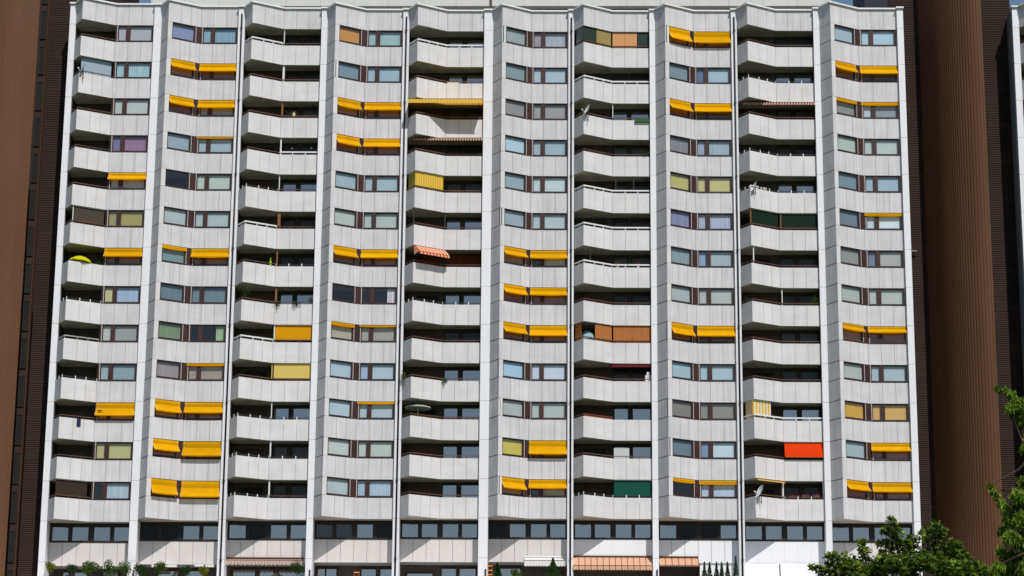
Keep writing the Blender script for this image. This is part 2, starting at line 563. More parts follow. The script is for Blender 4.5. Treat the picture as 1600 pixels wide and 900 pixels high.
AW = {(1, 4): (0, .42), (1, 6): (0, .52), (1, 10): (0, .74), (2, 1): (.52, .5), (2, 2): (.5, .5), (2, 3): (0, .10), (2, 6): (.2, .52), (2, 9): (0, .14),
      (2, 10): (.66, .62), (2, 11): (.62, .82), (2, 12): (.82, .9), (4, 2): (.56, .5), (4, 3): (.56, .52), (4, 6): (.55, .52), (4, 8): (.2, .1), (4, 10): (0, .12),
      (6, 6): (.5, .5), (6, 7): (.5, .46), (6, 8): (.58, .62), (6, 11): (0, .78), (6, 12): (.62, .5), (8, 0): (.74, .74), (8, 2): (.6, .54), (8, 8): (.66, .62),
      (8, 12): (.2, .22), (10, 1): (.5, .52), (10, 2): (.2, .2), (10, 5): (0, .18), (10, 8): (.36, .36), (10, 11): (0, .46), (10, 12): (.52, .54)}
for i in (1, 2, 4, 6, 8, 10):
    b = BAYS[i]
    for k in range(13):
        s, f = WIN[i][k]
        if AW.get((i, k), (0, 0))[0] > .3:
            s = B((118, 62, 34)) if (i + k) % 3 else B((150, 110, 72))  # the awning's shade and orange glow put into the blind colour
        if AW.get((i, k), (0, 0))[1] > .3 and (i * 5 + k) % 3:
            f = [B((112, 66, 42)), B((126, 84, 60))]  # flat panes too: brown blinds stand in for awning shade and glow
        if i != 1:
            window(b, k, 'sl', s, bld)
        window(b, k, 'fl', f, bld)
        corner_post(b, k, bld, i == 1)

# ------------------------------------------------------------------ yellow window awnings
def awning_name(c):
    return ("rolled up" if c < 0.15 else "barely lowered" if c < 0.3 else "half lowered" if c < 0.7 else "deeply lowered" if c < 0.85 else "fully lowered")
def awning(b, k, seg, c, out=0.34):
    zt = -k * H
    t0, t1 = (0.135, 0.88) if seg == 'sl' else (0.012, 0.985)
    drop = c * AOP
    side = "slanted" if seg == 'sl' else "flat"
    p0 = b.pos(seg, (t0 + t1) / 2, 0.0)
    lab = "yellow awning %s over %s window, %s, %s" % (awning_name(c), side, column(b.i), storey(k))
    t = thing("window_awning", lab, "awning", (p0[0], p0[1], b.Z(zt)), "yellow window awnings")
    small = c < 0.3
    v1 = drop * (0.9 if small else 0.45)
    if small:
        out = 0.03
    out = min(out, 0.75 * (drop - v1) + 0.02)
    prof = [(0.03, 0.03), (0.02, v1), (-out * 0.45 , v1 + (drop - v1) * 0.52), (-out, drop), (-out - 0.005, drop + (0.05 if not small else 0.03))]
    prof = [prof[0], ((0.0), v1 * 0.5)] + prof[1:]
    rows = []
    n = 9
    sag_ = random.uniform(0.005, 0.04)
    for (o, d) in prof:
        r = []
        for q in range(n):
            tt = t0 + (t1 - t0) * q / (n - 1)
            sag = sag_ * sin(pi * q / (n - 1)) * (1 if d > v1 else 0)
            p = b.pos(seg, tt, o)
            r.append((p[0], p[1], b.Z(zt - d - sag)))
        rows.append(r)
    mb = MB()
    mb.strip(rows)
    link("fabric", mb, YELLOW, t)
    bar = MB()
    a, e = b.pos(seg, t0, -out), b.pos(seg, t1, -out)
    z = b.Z(zt - drop)
    bar.tube((a[0], a[1], z), (e[0], e[1], z), 0.018, n=6)
    link("front_bar", bar, YELLOW, t)
    if not small:
        for tt in (t0, t1):
            arm = MB()
            a, e = b.pos(seg, tt, 0.03), b.pos(seg, tt, -out)
            arm.tube((a[0], a[1], b.Z(zt - v1 - 0.06)), (e[0], e[1], z), 0.008, n=5)
            link("arm", arm, WMETAL, t)
    return t
for (i, k), (s, f) in AW.items():
    if s:
        awning(BAYS[i], k, 'sl', s)
    if f:
        t = awning(BAYS[i], k, 'fl', f)
        if (i, k) == (1, 10):
            mb = MB()
            b = BAYS[1]
            for (ta, tb, d0, d1) in ((.08, .2, .62, .68), (.06, .16, .585, .625)):
                a, e = b.pos('fl', ta, -0.26), b.pos('fl', tb, -0.26)
                mb.hexa([(a[0], a[1] - .02, b.Z(-k * H - d1 * AOP * .8)), (e[0], e[1] - .02, b.Z(-k * H - d1 * AOP * .8)), (e[0], e[1], b.Z(-k * H - d1 * AOP * .8)), (a[0], a[1], b.Z(-k * H - d1 * AOP * .8))],
                        [(a[0], a[1] - .02, b.Z(-k * H - d0 * AOP * .8)), (e[0], e[1] - .02, b.Z(-k * H - d0 * AOP * .8)), (e[0], e[1], b.Z(-k * H - d0 * AOP * .8)), (a[0], a[1], b.Z(-k * H - d0 * AOP * .8))])
            link("dark_patch", mb, DFRAME, t)

# ------------------------------------------------------------------ balcony rails, posts and back windows
RAILM = {'w': WMETAL, 'b': BRAIL, 'p': DRAIL, 'g': mat("rail_grey", (0.45, 0.46, 0.42, 1), 0.5, 0.3)}
def rail(b, k, kind, segs, parent):
    zb = -k * H - AOP
    mb = MB()
    h, th = {'w': (0.26, 0.05), 'b': (0.2, 0.025), 'p': (0.15, 0.02), 'g': (0.24, 0.03)}[kind]
    b.band(mb, zb + h - 2 * th, zb + h, 0.03, 0.10, segs)
    r = link("balcony_rail", mb, RAILM[kind], parent)
    for g in segs:
        sp = [0.0, 0.5, 1.0] if g == 'ret' else (SL if g == 'sl' else FL)
        for n, t in enumerate(sp):
            if t in (0.0,) and g != segs[0]:
                continue
            w = (0.03 if kind in 'wp' else 0.018) / b.length(g)
            top = zb + (h + 0.06 if kind == 'p' else h - 2 * th)
            ps = MB()
            b.box(ps, g, max(t - w, 0.002), min(t + w, 0.998), zb - (0.35 if kind == 'p' else 0.02), top, (0.012 if kind == 'p' else 0.04), 0.062 if kind != 'p' else 0.055)
            link("post", ps, WMETAL if kind in 'wp' else RAILM[kind], r)
A3, S2, F1, S1 = ('ret', 'sl', 'fl'), ('ret', 'sl'), ('fl',), ('sl',)
RAILS = {
 1: [('b', S2), ('b', S2), ('b', S2), ('b', S2), ('b', S2), ('b', S2), None, ('p', S2), ('g', S2), ('p', S2), ('b', S2), ('b', S2), ('b', S2)],
 3: [[('w', S2), ('b', F1)], ('b', A3), ('b', A3), [('b', S2), ('w', F1)], [('p', S2), ('b', F1)], [('w', S2), ('b', F1)], [('b', S2), ('p', F1)], ('b', A3), [('w', S2), ('b', F1)],
     ('b', A3), ('p', A3), ('p', A3), [('p', S2), ('b', F1)]],
 5: [('w', A3), ('b', A3), ('b', A3), ('b', A3), ('b', A3), ('b', A3), ('b', A3), ('p', A3), ('b', A3), ('b', A3), ('b', A3), ('b', A3), ('b', A3)],
 7: [('b', A3), ('w', A3), ('b', A3), ('b', A3), ('w', A3), ('w', A3), ('w', A3), ('b', A3), ('b', A3), ('b', A3), ('b', S2), ('b', A3), ('p', A3)],
 9: [('b', A3), ('p', A3), ('b', A3), ('p', A3), ('p', A3), ('b', A3), ('b', A3), ('b', A3), ('b', A3), ('b', A3), ('w', A3), ('b', A3), [('b', S2), ('p', F1)]],
}
for i, rows in RAILS.items():
    for k, r in enumerate(rows):
        for q in (r if isinstance(r, list) else [r] if r else []):
            rail(BAYS[i], k, q[0], q[1], bld)
WOODP = mat("post_wood", (0.22, 0.095, 0.04, 1), 0.6, 0.3)
def balcony_post(b, k, m, w=0.05, seg='fl', t=0.005, o=0.1):
    mb = MB()
    dt = w / b.length(seg)
    b.box(mb, seg, t, t + dt, -k * H - AOP - 0.3, -k * H, o, o + w)
    link("balcony_post", mb, m, bld)
for k, m, w in ((0, WMETAL, .06), (1, WMETAL, .14), (2, WOODP, .12), (3, WMETAL, .1), (4, WMETAL, .06), (5, WOODP, .2), (6, WOODP, .1), (7, WOODP, .14), (8, WMETAL, .08), (9, DFRAME, .1), (10, WMETAL, .06), (11, WMETAL, .09), (12, WMETAL, .1)):
    balcony_post(BAYS[3], k, m, w)
for k, m, w in ((5, DRAIL, .06),):
    balcony_post(BAYS[5], k, m, w)
    balcony_post(BAYS[5], k, m, w, 'sl', 0.0)
balcony_post(BAYS[7], 2, WMETAL, .05)
balcony_post(BAYS[7], 4, DRAIL, .05, 'fl', .08)
balcony_post(BAYS[7], 4, DRAIL, .05, 'fl', .55)
balcony_post(BAYS[7], 6, DRAIL, .05, 'sl', .25)
for k, m, w in ((6, WMETAL, .07), (7, WMETAL, .06)):
    balcony_post(BAYS[9], k, m, w, 'sl' if k == 6 else 'fl', 0.1 if k == 6 else 0.03)
balcony_post(BAYS[9], 5, WOODP, .08, 'sl', 0.02)
balcony_post(BAYS[9], 5, WOODP, .08, 'fl', 0.03)
balcony_post(BAYS[9], 12, WMETAL, .1, 'sl', .96)
balcony_post(BAYS[9], 12, WMETAL, .08, 'fl', .96)
balcony_post(BAYS[1], 5, WMETAL, .05, 'sl', .06)
for k in range(13):           # side wall that closes the half balcony of the first column
    mb = MB()
    b = BAYS[1]
    x = b.pts['B'][0]
    mb.box(x - 0.08, x + 0.06, 0.5, 1.62, b.Z(-(k + 1) * H) + 0.22, b.Z(-k * H))
    link("balcony_side_wall", mb, FIN, bld)

# back windows of the balconies
DOORM = mat("door_brown", (0.085, 0.042, 0.030, 1), 0.6, 0.2, None, 0.3)
REDW = mat("back_wall_red", (0.16, 0.035, 0.018, 1), 0.8, 0.1, [((6, 6, .4), .15)])
DARKB = mat("door_dark", (0.020, 0.018, 0.018, 1), 0.7, 0.2)
def back_window(b, k, t0, t1, lit, top=0.42, parent=None):
    """A pane in a dark frame on the rear wall of a balcony; lit = curtain colour behind the glass or None."""
    x0, x1 = b.XL + (b.XR - b.XL) * t0, b.XL + (b.XR - b.XL) * t1
    zt, zb = b.Z(-k * H - 0.12), b.Z(-(k + 1) * H + 0.9)
    f = MB()
    f.box(x0 - 0.08, x0, 1.53, 1.618, zb, zt)
    f.box(x1, x1 + 0.08, 1.53, 1.618, zb, zt)
    f.box(x0, x1, 1.53, 1.618, zb, zb + 0.1)
    f.box(x0, x1, 1.53, 1.618, zt - 0.1, zt)
    w = link("balcony_window", f, DFRAME, parent or bld)
    p = MB()
    p.quad((x0, 1.56, zb + 0.1), (x1, 1.56, zb + 0.1), (x1, 1.56, zt - 0.1), (x0, 1.56, zt - 0.1))
    link("pane", p, SKYGLASS if lit and lit > 50 else DARKGLASS, w)
    if lit:
        c = MB()
        c.quad((x0, 1.6, zb + 0.1), (x1, 1.6, zb + 0.1), (x1, 1.6, zt - 0.1), (x0, 1.6, zt - 0.1))
        link("blind", c, mat("blind_dim_%d" % lit, (lit / 255., lit / 255. * 1.05, lit / 255. * 1.05, 1), 0.9, 0.05), w)
for i in (3, 5, 7, 9):
    for k in range(13):
        lit = (90 if (i, k) in {(5, 7), (5, 9), (5, 10), (5, 11), (5, 12), (5, 1), (5, 5), (7, 10)} else
               ((18, 34, 52)[(i * 7 + k * 5) % 3] if (i * 13 + k) % 4 else None))
        back_window(BAYS[i], k, .53, .70, lit)
        back_window(BAYS[i], k, .765, .985, lit if (i + k) % 4 else (90 if lit and lit > 50 else 16))
for i in (3, 5, 7, 9):
    for k in range(13):
        b = BAYS[i]
        mb = MB()
        mb.box(b.XL + .75, b.XL + 2.3, 1.57, 1.619, b.Z(-(k + 1) * H) + .225, b.Z(-k * H) - .35)
        link("balcony_door", mb, REDW if (i, k) in ((5, 6),) else (DOORM if (i + k) % 3 else DARKB), bld)
b = BAYS[5]
mb = MB()
mb.box(b.XL + 2.9, b.XR - .03, 1.46, 1.52, b.Z(-7 * H) + .225, b.Z(-6 * H) - .05)
link("wood_panelling", mb, REDW, bld)
# ------------------------------------------------------------------ recessed storeys at the foot
Z13, ZS0, ZS1 = -13 * H, -13 * H - 1.34, -13 * H - 2.95
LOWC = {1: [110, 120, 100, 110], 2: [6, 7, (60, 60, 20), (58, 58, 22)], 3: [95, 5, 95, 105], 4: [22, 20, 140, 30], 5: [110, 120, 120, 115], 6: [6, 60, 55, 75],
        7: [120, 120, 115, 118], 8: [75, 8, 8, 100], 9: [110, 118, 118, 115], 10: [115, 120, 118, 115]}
for i in range(1, 11):
    b = BAYS[i]
    X = lambda t: b.XL + (b.XR - b.XL) * t
    Y0 = 1.1
    f = MB()
    bounds = [0.0, 0.025, 0.225, 0.275, 0.47, 0.54, 0.735, 0.785, 0.975, 1.0]
    za, zb_, zc, zd = b.Z(ZS0), b.Z(ZS0) + 0.14, b.Z(Z13) - 0.27, b.Z(Z13) + 0.01
    f.box(X(0), X(1), Y0 - 0.03, Y0 + 0.1, za, zb_)
    f.box(X(0), X(1), Y0 - 0.03, Y0 + 0.1, zc, zd)
    for q in range(0, 10, 2):
        f.box(X(bounds[q]) + 0.002, X(bounds[q + 1]), Y0 - 0.05, Y0 + 0.1, zb_, zc)
    w = link("ribbon_window", f, DFRAME, bld)
    for q in range(4):
        x0, x1 = X(bounds[2 * q + 1]), X(bounds[2 * q + 2])
        p = MB()
        j = random.uniform(-.004, .004)
        p.quad((x0, Y0 + .02 + j, zb_), (x1, Y0 + .02 - j, zb_), (x1, Y0 + .02 - j, zc), (x0, Y0 + .02 + j, zc))
        v = LOWC[i][q]
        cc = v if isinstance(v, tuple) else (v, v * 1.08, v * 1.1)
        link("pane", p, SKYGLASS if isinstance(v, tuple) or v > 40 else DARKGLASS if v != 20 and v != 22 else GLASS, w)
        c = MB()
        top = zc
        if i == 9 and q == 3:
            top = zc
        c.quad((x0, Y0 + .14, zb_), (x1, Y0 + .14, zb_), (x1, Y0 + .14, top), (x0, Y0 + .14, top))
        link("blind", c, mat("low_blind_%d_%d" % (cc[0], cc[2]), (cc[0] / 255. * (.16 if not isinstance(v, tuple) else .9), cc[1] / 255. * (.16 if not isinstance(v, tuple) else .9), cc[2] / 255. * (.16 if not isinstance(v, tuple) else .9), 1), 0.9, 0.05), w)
    m = WHITEP if i in (7, 8, 9) else CREAM
    core = MB()
    core.box(X(0) + 0.002, X(1) - 0.002, Y0 + 0.05, Y0 + 0.25, b.Z(ZS1) + 0.01, za - 0.004)
    core.box(X(0) + 0.002, X(1) - 0.002, Y0 + 0.25, 3.2, b.Z(ZS1) + 0.02, b.Z(ZS1) + 0.2)
    link("lower_parapet_core", core, COREM if i not in (7, 9) else WHITEP, bld)
    n = 6
    for q in range(n):
        mb = MB()
        g = 0.014 if i not in (7, 9) else 0.003
        zlow = b.Z(ZS1)
        mb.box(X(q / n) + g, X((q + 1) / n) - g, Y0, Y0 + 0.05, zlow, za - 0.002)
        link("lower_parapet_panel", mb, m, bld)
    # the garden storey behind the terraces
    mb = MB()
    mb.box(X(0), X(1), 2.9, 3.1, GZ + DECK, b.Z(ZS1) + .1)
    link("inner_wall", mb, INNER, bld)
    gl = {1: [(.13, .2, 40), (.27, .42, 170), (.62, .8, 150)], 2: [(.2, .45, 110), (.55, .75, 120)], 3: [(.05, .32, 170), (.38, .55, 150), (.62, .95, 12)], 4: [(.02, .12, 80), (.13, .26, 150), (.58, .76, 130), (.82, .97, 130)],
          5: [(.08, .4, 160), (.52, .7, 170), (.75, .95, 160)], 6: [(.15, .4, 110)], 7: [], 8: [], 9: [(.1, .45, 20)], 10: [(.1, .4, 100), (.5, .9, 100)]}[i]
    for (t0, t1, v) in gl:
        f = MB()
        z1, z0 = b.Z(ZS1) - .25, GZ + DECK + .1
        if v >= 160 and i == 5 and t0 < .1:
            z1 -= .35
        f.box(X(t0) - .08, X(t0), 2.8, 2.895, z0, z1 + .1)
        f.box(X(t1), X(t1) + .08, 2.8, 2.895, z0, z1 + .1)
        f.box(X(t0), X(t1), 2.8, 2.895, z1, z1 + .1)
        w = link("terrace_door", f, FRAME, bld)
        p = MB()
        p.quad((X(t0), 2.83, z0), (X(t1), 2.83, z0), (X(t1), 2.83, z1), (X(t0), 2.83, z1))
        link("pane", p, SKYGLASS, w)
        p = MB()
        p.quad((X(t0), 2.87, z0), (X(t1), 2.87, z0), (X(t1), 2.87, z1), (X(t0), 2.87, z1))
        link("blind", p, mat("low_blind_g%d" % v, (v / 255. * .8, v / 255. * .85, v / 255. * .9, 1), .9, .05), w)
# roof deck, rear body and base of the block
mb = MB()
mb.box(XS[0] - .4, XS[19] + .4, 1.8, 14, GZ + ZS1 + .05, GZ + 0.9)
mb.box(XS[0] - .4, XS[19] + .4, 3.3, 14, GZ + DECK, GZ + ZS1 + .04)
link("rear_body", mb, COREM, bld)
mb = MB()
mb.box(XS[0] - 6, XS[19] + 14, -4, 16, 0, GZ + DECK - .004)
link("podium", mb, CREAM, bld)

# ---- penthouse storey set back on the roof
PENT = mat("penthouse_render", (0.60, 0.61, 0.575, 1), 0.8, 0.2, [((1.5, 1.5, .8), .03)], .02)
pa, pb = at(236, 9, 6.0), at(1299, 9, 6.0)
pz = at(760, 9.3, 6.0).z
pent = MB()
pent.box(pa.x + .6, pb.x - .6, 6.7, 12, GZ + .8, pz)
link("penthouse_plinth", pent, mat("plinth_shadow", (.06, .06, .045, 1), .9, .1), bld)  # shadow under the penthouse overhang put into this dark colour
npan = 20
for q in range(npan):
    mb = MB()
    xa = pa.x + (pb.x - pa.x) * q / npan
    xb = pa.x + (pb.x - pa.x) * (q + 1) / npan
    mb.box(xa + .008, xb - .008, 6.0, 6.2, pz, pz + 3.2)
    link("penthouse_panel", mb, PENT, bld)
mb = MB()
mb.box(pa.x + .01, pb.x - .01, 6.2, 12, pz + .01, pz + 3.1)
link("penthouse_core", mb, PENT, bld)
mb = MB()
p = at(767, 4, 5.9)
mb.box(p.x - .09, p.x + .09, 5.9, 5.99, pz - .1, pz + 3.0)
link("drain_pipe", mb, BRAIL, bld)

# ------------------------------------------------------------------ things on the balconies
def stripes(name, a, bcol, axis_scale, trans=0.15, duty=0.5):
    """Cloth with regular stripes along its own u coordinate (stored as a UV map)."""
    m = bpy.data.materials.new(name)
    m.use_nodes = True
    t = m.node_tree
    bs = t.nodes["Principled BSDF"]
    bs.inputs["Roughness"].default_value = .85
    bs.inputs["Specular IOR Level"].default_value = .08
    uv = t.nodes.new("ShaderNodeUVMap")
    sp = t.nodes.new("ShaderNodeSeparateXYZ")
    mu = t.nodes.new("ShaderNodeMath")
    mu.operation = 'MULTIPLY'
    mu.inputs[1].default_value = axis_scale
    fr = t.nodes.new("ShaderNodeMath")
    fr.operation = 'FRACT'
    gt = t.nodes.new("ShaderNodeMath")
    gt.operation = 'GREATER_THAN'
    gt.inputs[1].default_value = duty
    mx = t.nodes.new("ShaderNodeMix")
    mx.data_type = 'RGBA'
    mx.inputs[6].default_value, mx.inputs[7].default_value = a, bcol
    t.links.new(uv.outputs[0], sp.inputs[0])
    t.links.new(sp.outputs[0], mu.inputs[0])
    t.links.new(mu.outputs[0], fr.inputs[0])
    t.links.new(fr.outputs[0], gt.inputs[0])
    t.links.new(gt.outputs[0], mx.inputs[0])
    t.links.new(mx.outputs[2], bs.inputs["Base Color"])
    tr = t.nodes.new("ShaderNodeBsdfTranslucent")
    t.links.new(mx.outputs[2], tr.inputs[0])
    ms = t.nodes.new("ShaderNodeMixShader")
    ms.inputs[0].default_value = trans
    t.links.new(bs.outputs[0], ms.inputs[1])
    t.links.new(tr.outputs[0], ms.inputs[2])
    t.links.new(ms.outputs[0], t.nodes["Material Output"].inputs[0])
    return m
def cloth(name, rows, m, parent):
    """Strip mesh with u running along each row, 0 to 1."""
    mb = MB()
    mb.strip(rows)
    o = link(name, mb, m, parent)
    uvl = o.data.uv_layers.new(name="UVMap")
    k = len(rows[0])
    for poly in o.data.polygons:
        for li in poly.loop_indices:
            vi = o.data.loops[li].vertex_index
            uvl.data[li].uv = ((vi % k) / (k - 1), (vi // k) / (len(rows) - 1))
    return o
def seg_rows(b, seg, t0, t1, prof, n=17, scallop=0.0):
    rows = []
    for r, (o, z) in enumerate(prof):
        row = []
        for q in range(n):
            p = b.pos(seg, t0 + (t1 - t0) * q / (n - 1), o)
            dz = -scallop * (0.5 + 0.5 * cos(2 * pi * q / 2)) if r == len(prof) - 1 else 0
            row.append((p[0], p[1], b.Z(z) + dz))
        rows.append(row)
    return rows
def big_awning(b, k, seg, t0, t1, m, label, out, drop, val, start=0.0, name="balcony_awning", n=33, sides=False):
    zt = -k * H - start
    p0 = b.pos(seg, (t0 + t1) / 2, 0)
    t = thing(name, label, "awning", (p0[0], p0[1], b.Z(zt)), "awnings over balconies and terraces")
    cloth("fabric", seg_rows(b, seg, t0, t1, [(0.05, zt - .02), (-out * .5, zt - drop * .5), (-out, zt - drop)], n), m, t)
    cloth("valance", seg_rows(b, seg, t0, t1, [(-out - .005, zt - drop), (-out - .008, zt - drop - val)], n, .05), m, t)
    bar = MB()
    a, e = b.pos(seg, t0, -out), b.pos(seg, t1, -out)
    bar.tube((a[0], a[1], b.Z(zt - drop)), (e[0], e[1], b.Z(zt - drop)), .02, n=6)
    link("front_bar", bar, BRAIL, t)
    for tt in (t0 + .03, t1 - .03):
        arm = MB()
        a, e = b.pos(seg, tt, .04), b.pos(seg, tt, -out)
        arm.tube((a[0], a[1], b.Z(zt - .1)), (e[0], e[1], b.Z(zt - drop)), .016, n=5)
        link("arm", arm, BRAIL, t)
    if sides:
        mb = MB()
        for tt in (t0,):
            a, e = b.pos(seg, tt, .05), b.pos(seg, tt, -out)
            mb.v += [(a[0], a[1], b.Z(zt - .02)), (e[0], e[1], b.Z(zt - drop)), (a[0], a[1], b.Z(zt - drop - .1))]
            mb.f.append((0, 1, 2))
        link("side_cloth", mb, sides, t)
    return t
YST = stripes("cloth_yellow_cream", rgb(246, 214, 120), rgb(250, 190, 60), 24, .3)
YWB = stripes("cloth_yellow_white", rgb(255, 224, 112), rgb(238, 188, 66), 12, .25, .3)
YWH = stripes("cloth_yellow_broad", rgb(248, 200, 50), rgb(245, 240, 225), 6, .3)
BRW = stripes("cloth_brown_white", rgb(130, 82, 62), rgb(214, 190, 172), 26, .12)
ORW = stripes("cloth_orange_white", rgb(220, 88, 52), rgb(252, 206, 168), 9, .25)
PEA = stripes("cloth_peach_brown", rgb(210, 170, 142), rgb(160, 84, 50), 13, .15, .86)
PEA2 = stripes("cloth_peach_brown_wide", rgb(206, 166, 136), rgb(160, 84, 50), 6, .15, .86)
TAU = mat("cloth_taupe", rgb(178, 160, 150), .9, .05, trans=.1)
WCL = mat("cloth_white", (.82, .80, .78, 1), .9, .05, trans=.2)
b5 = BAYS[5]
# full-width awnings across the fifth column
def straight_awning(b, k, m, label, x0, x1, y0, y1, z0, z1, val, scal=.0, n=33, group="awnings over balconies and terraces"):
    t = thing("balcony_awning", label, "awning", ((x0 + x1) / 2, y0, z0), group)
    def row(y, z, s=0.0):
        return [(x0 + (x1 - x0) * q / (n - 1), y, z - (s if q % 2 else 0)) for q in range(n)]
    cloth("fabric", [row(y0, z0), row((y0 + y1) / 2, (z0 + z1) / 2 - .015), row(y1, z1)], m, t)
    cloth("valance", [row(y1 - .005, z1), row(y1 - .008, z1 - val, scal)], m, t)
    bar = MB()
    bar.tube((x0, y1, z1), (x1, y1, z1), .022, n=6)
    link("front_bar", bar, BRAIL, t)
    for x in (x0 + .25, x1 - .25):
        arm = MB()
        arm.tube((x, y0, z0 - .12), (x, y1, z1), .018, n=5)
        link("arm", arm, BRAIL, t)
    return t
z = b5.Z(-2 * H)
straight_awning(b5, 2, YST, "cream and yellow striped awning across whole balcony, fifth column, third storey from top", b5.XL + .05, b5.XR - .06, 1.2, -1.15, z - .06, z - .16, .3, .03, 49)
z = b5.Z(-3 * H)
straight_awning(b5, 3, BRW, "narrow brown and white striped awning under balcony, fifth column, fourth storey from top", b5.XL + .4, b5.XR - .03, .9, -.35, z - .05, z - .1, .16, .04, 53)
b9 = BAYS[9]
z = b9.Z(-2 * H)
straight_awning(b9, 2, BRW, "narrow brown and white striped awning, ninth column, third storey from top", b9.XL + .3, b9.XR - .05, .9, -.2, z - .05, z - .12, .17, .05, 53)
z = b9.Z(-12 * H)
big_awning(b9, 12, 'sl', .04, .97, YST, "rolled cream yellow awning above balcony with satellite dish, ninth column, thirteenth storey", .14, .06, .08, .02)
big_awning(b5, 6, 'sl', .03, 1.02, ORW, "orange and white striped awning sloping out over balcony, fifth column from left", .75, .62, .16, .0, sides=ORW and mat("cloth_pink", rgb(246, 190, 160), .9, .05, trans=.2))
b7 = BAYS[7]
z = b7.Z(-9 * H)
straight_awning(b7, 9, mat("cloth_dark_red", rgb(120, 34, 50), .9, .05), "thin dark red awning in shade, seventh column, tenth storey from top", b7.XL + 2.6, b7.XR - .05, 1.3, .32, z - .04, z - .08, .13, .05, 29)
# cloth hung as screens in balcony openings
def hung_cloth(b, k, seg, t0, t1, m, label, top=.03, bottom=1.24, o=.12, name="balcony_blind", folds=0.0, belly=.0, n=25):
    p0 = b.pos(seg, (t0 + t1) / 2, o)
    zt = -k * H
    t = thing(name, label, "blind", (p0[0], p0[1], b.Z(zt)), "cloth blinds closing balcony openings")
    prof = [(o, zt - top), (o - belly * .6, zt - (top + bottom) / 2), (o - belly, zt - bottom)]
    rows = seg_rows(b, seg, t0, t1, prof, n)
    if folds:
        rows = [[(x, y + (folds if q % 2 else 0), z_) for q, (x, y, z_) in enumerate(r)] for r in rows]
    cloth("fabric", rows, m, t)
    rl = MB()
    a, e = b.pos(seg, t0, o), b.pos(seg, t1, o)
    rl.tube((a[0], a[1], b.Z(zt - top + .01)), (e[0], e[1], b.Z(zt - top + .01)), .03, n=6)
    link("roller", rl, WMETAL, t)
    a, e = b.pos(seg, t0, o - belly), b.pos(seg, t1, o - belly)
    rl = MB()
    rl.tube((a[0], a[1], b.Z(zt - bottom)), (e[0], e[1], b.Z(zt - bottom)), .022, n=6)
    link("weight_bar", rl, BRAIL, t)
    return t
b3, b1 = BAYS[3], BAYS[1]
hung_cloth(b3, 8, 'fl', .04, .985, mat("cloth_gold", (.80, .36, .004, 1), .85, .08, trans=.2), "deep golden yellow blind closing right half of balcony, third column, ninth storey", bottom=1.08)
hung_cloth(b3, 9, 'fl', -.02, .985, mat("cloth_pale_yellow", rgb(232, 206, 112), .85, .08, trans=.2), "pale faded yellow blind closing right half of balcony, third column, tenth storey", bottom=1.2)
hung_cloth(b5, 4, 'sl', .04, .97, YWB, "yellow striped blind hung in slanted balcony opening, fifth column, fifth storey from top", bottom=1.22)
hung_cloth(b5, 4, 'ret', .1, .92, mat("cloth_olive", rgb(176, 164, 84), .85, .08, trans=.3), "olive yellow side blind beside yellow striped blind, fifth column, fifth storey", bottom=1.22)
hung_cloth(b9, 10, 'sl', .0, .62, YWH, "broad yellow and white striped blind hung above white rail, ninth column, eleventh storey", bottom=1.2, o=.14)
hung_cloth(b9, 10, 'ret', .1, .9, YWH, "yellow and white striped side blind, ninth column, eleventh storey from top", bottom=1.25, o=.14)
hung_cloth(b9, 11, 'fl', .02, .985, mat("cloth_orange_red", (.84, .055, .004, 1), .85, .08, trans=.2), "bright orange red blind bellying out of balcony, ninth column, twelfth storey", bottom=1.14, belly=.3)
hung_cloth(b7, 12, 'fl', .02, .985, mat("cloth_green", rgb(14, 86, 70), .6, .2, trans=.25), "dark green translucent blind on right half of balcony, seventh column, thirteenth storey", bottom=1.16)
hung_cloth(b9, 5, 'sl', .05, 1.0, mat("net_green", rgb(30, 46, 38), .8, .1, trans=.2), "dark green net screen on slanted side of balcony, ninth column, sixth storey", bottom=1.2)
hung_cloth(b9, 5, 'fl', .05, .98, mat("net_green", rgb(30, 46, 38), .8, .1), "dark green net screen on straight side of balcony, ninth column, sixth storey", bottom=1.2)
hung_cloth(b1, 5, 'sl', .08, .97, mat("net_brown", rgb(84, 76, 68), .9, .05, trans=.2), "brown insect netting across balcony, leftmost column, sixth storey from top", bottom=1.2)
hung_cloth(b1, 12, 'sl', .02, .9, mat("net_dark_brown", rgb(62, 54, 46), .9, .05, trans=.15), "dark brown netting across balcony, leftmost column, thirteenth storey from top", bottom=1.15)
# rigid screens
def screen(b, k, seg, t0, t1, m, label, top=.02, bottom=1.26, o=.1, npan=1):
    p0 = b.pos(seg, (t0 + t1) / 2, o)
    zt = -k * H
    t = thing("balcony_screen", label, "screen", (p0[0], p0[1], b.Z(zt - bottom)), "rigid screens closing balcony openings")
    for q in range(npan):
        mb = MB()
        b.box(mb, seg, t0 + (t1 - t0) * q / npan, t0 + (t1 - t0) * (q + 1) / npan, zt - bottom, zt - top, o, o + .03, .008)
        link("screen_panel", mb, m, t)
    fr = MB()
    b.box(fr, seg, t0, t1, zt - bottom - .035, zt - bottom - .001, o - .01, o + .04)
    link("screen_rail", fr, BRAIL, t)
BAMB = mat("bamboo", rgb(170, 108, 60), .8, .1, [((30, 30, .3), .14), ((1, 1, 8), .05)])
screen(b7, 0, 'sl', .0, .46, mat("screen_dark_green", rgb(40, 54, 46), .7, .2), "dark green screen at pointed corner of balcony, seventh column, top storey")
screen(b7, 0, 'sl', .47, .99, mat("screen_olive", rgb(150, 134, 84), .8, .1), "olive tan screen on slanted side of balcony, seventh column, top storey")
screen(b7, 0, 'fl', .01, .67, mat("screen_tan", rgb(206, 152, 106), .8, .1, [((1, 1, 8), .03)]), "orange tan screen of two boards, seventh column, top storey", npan=2)
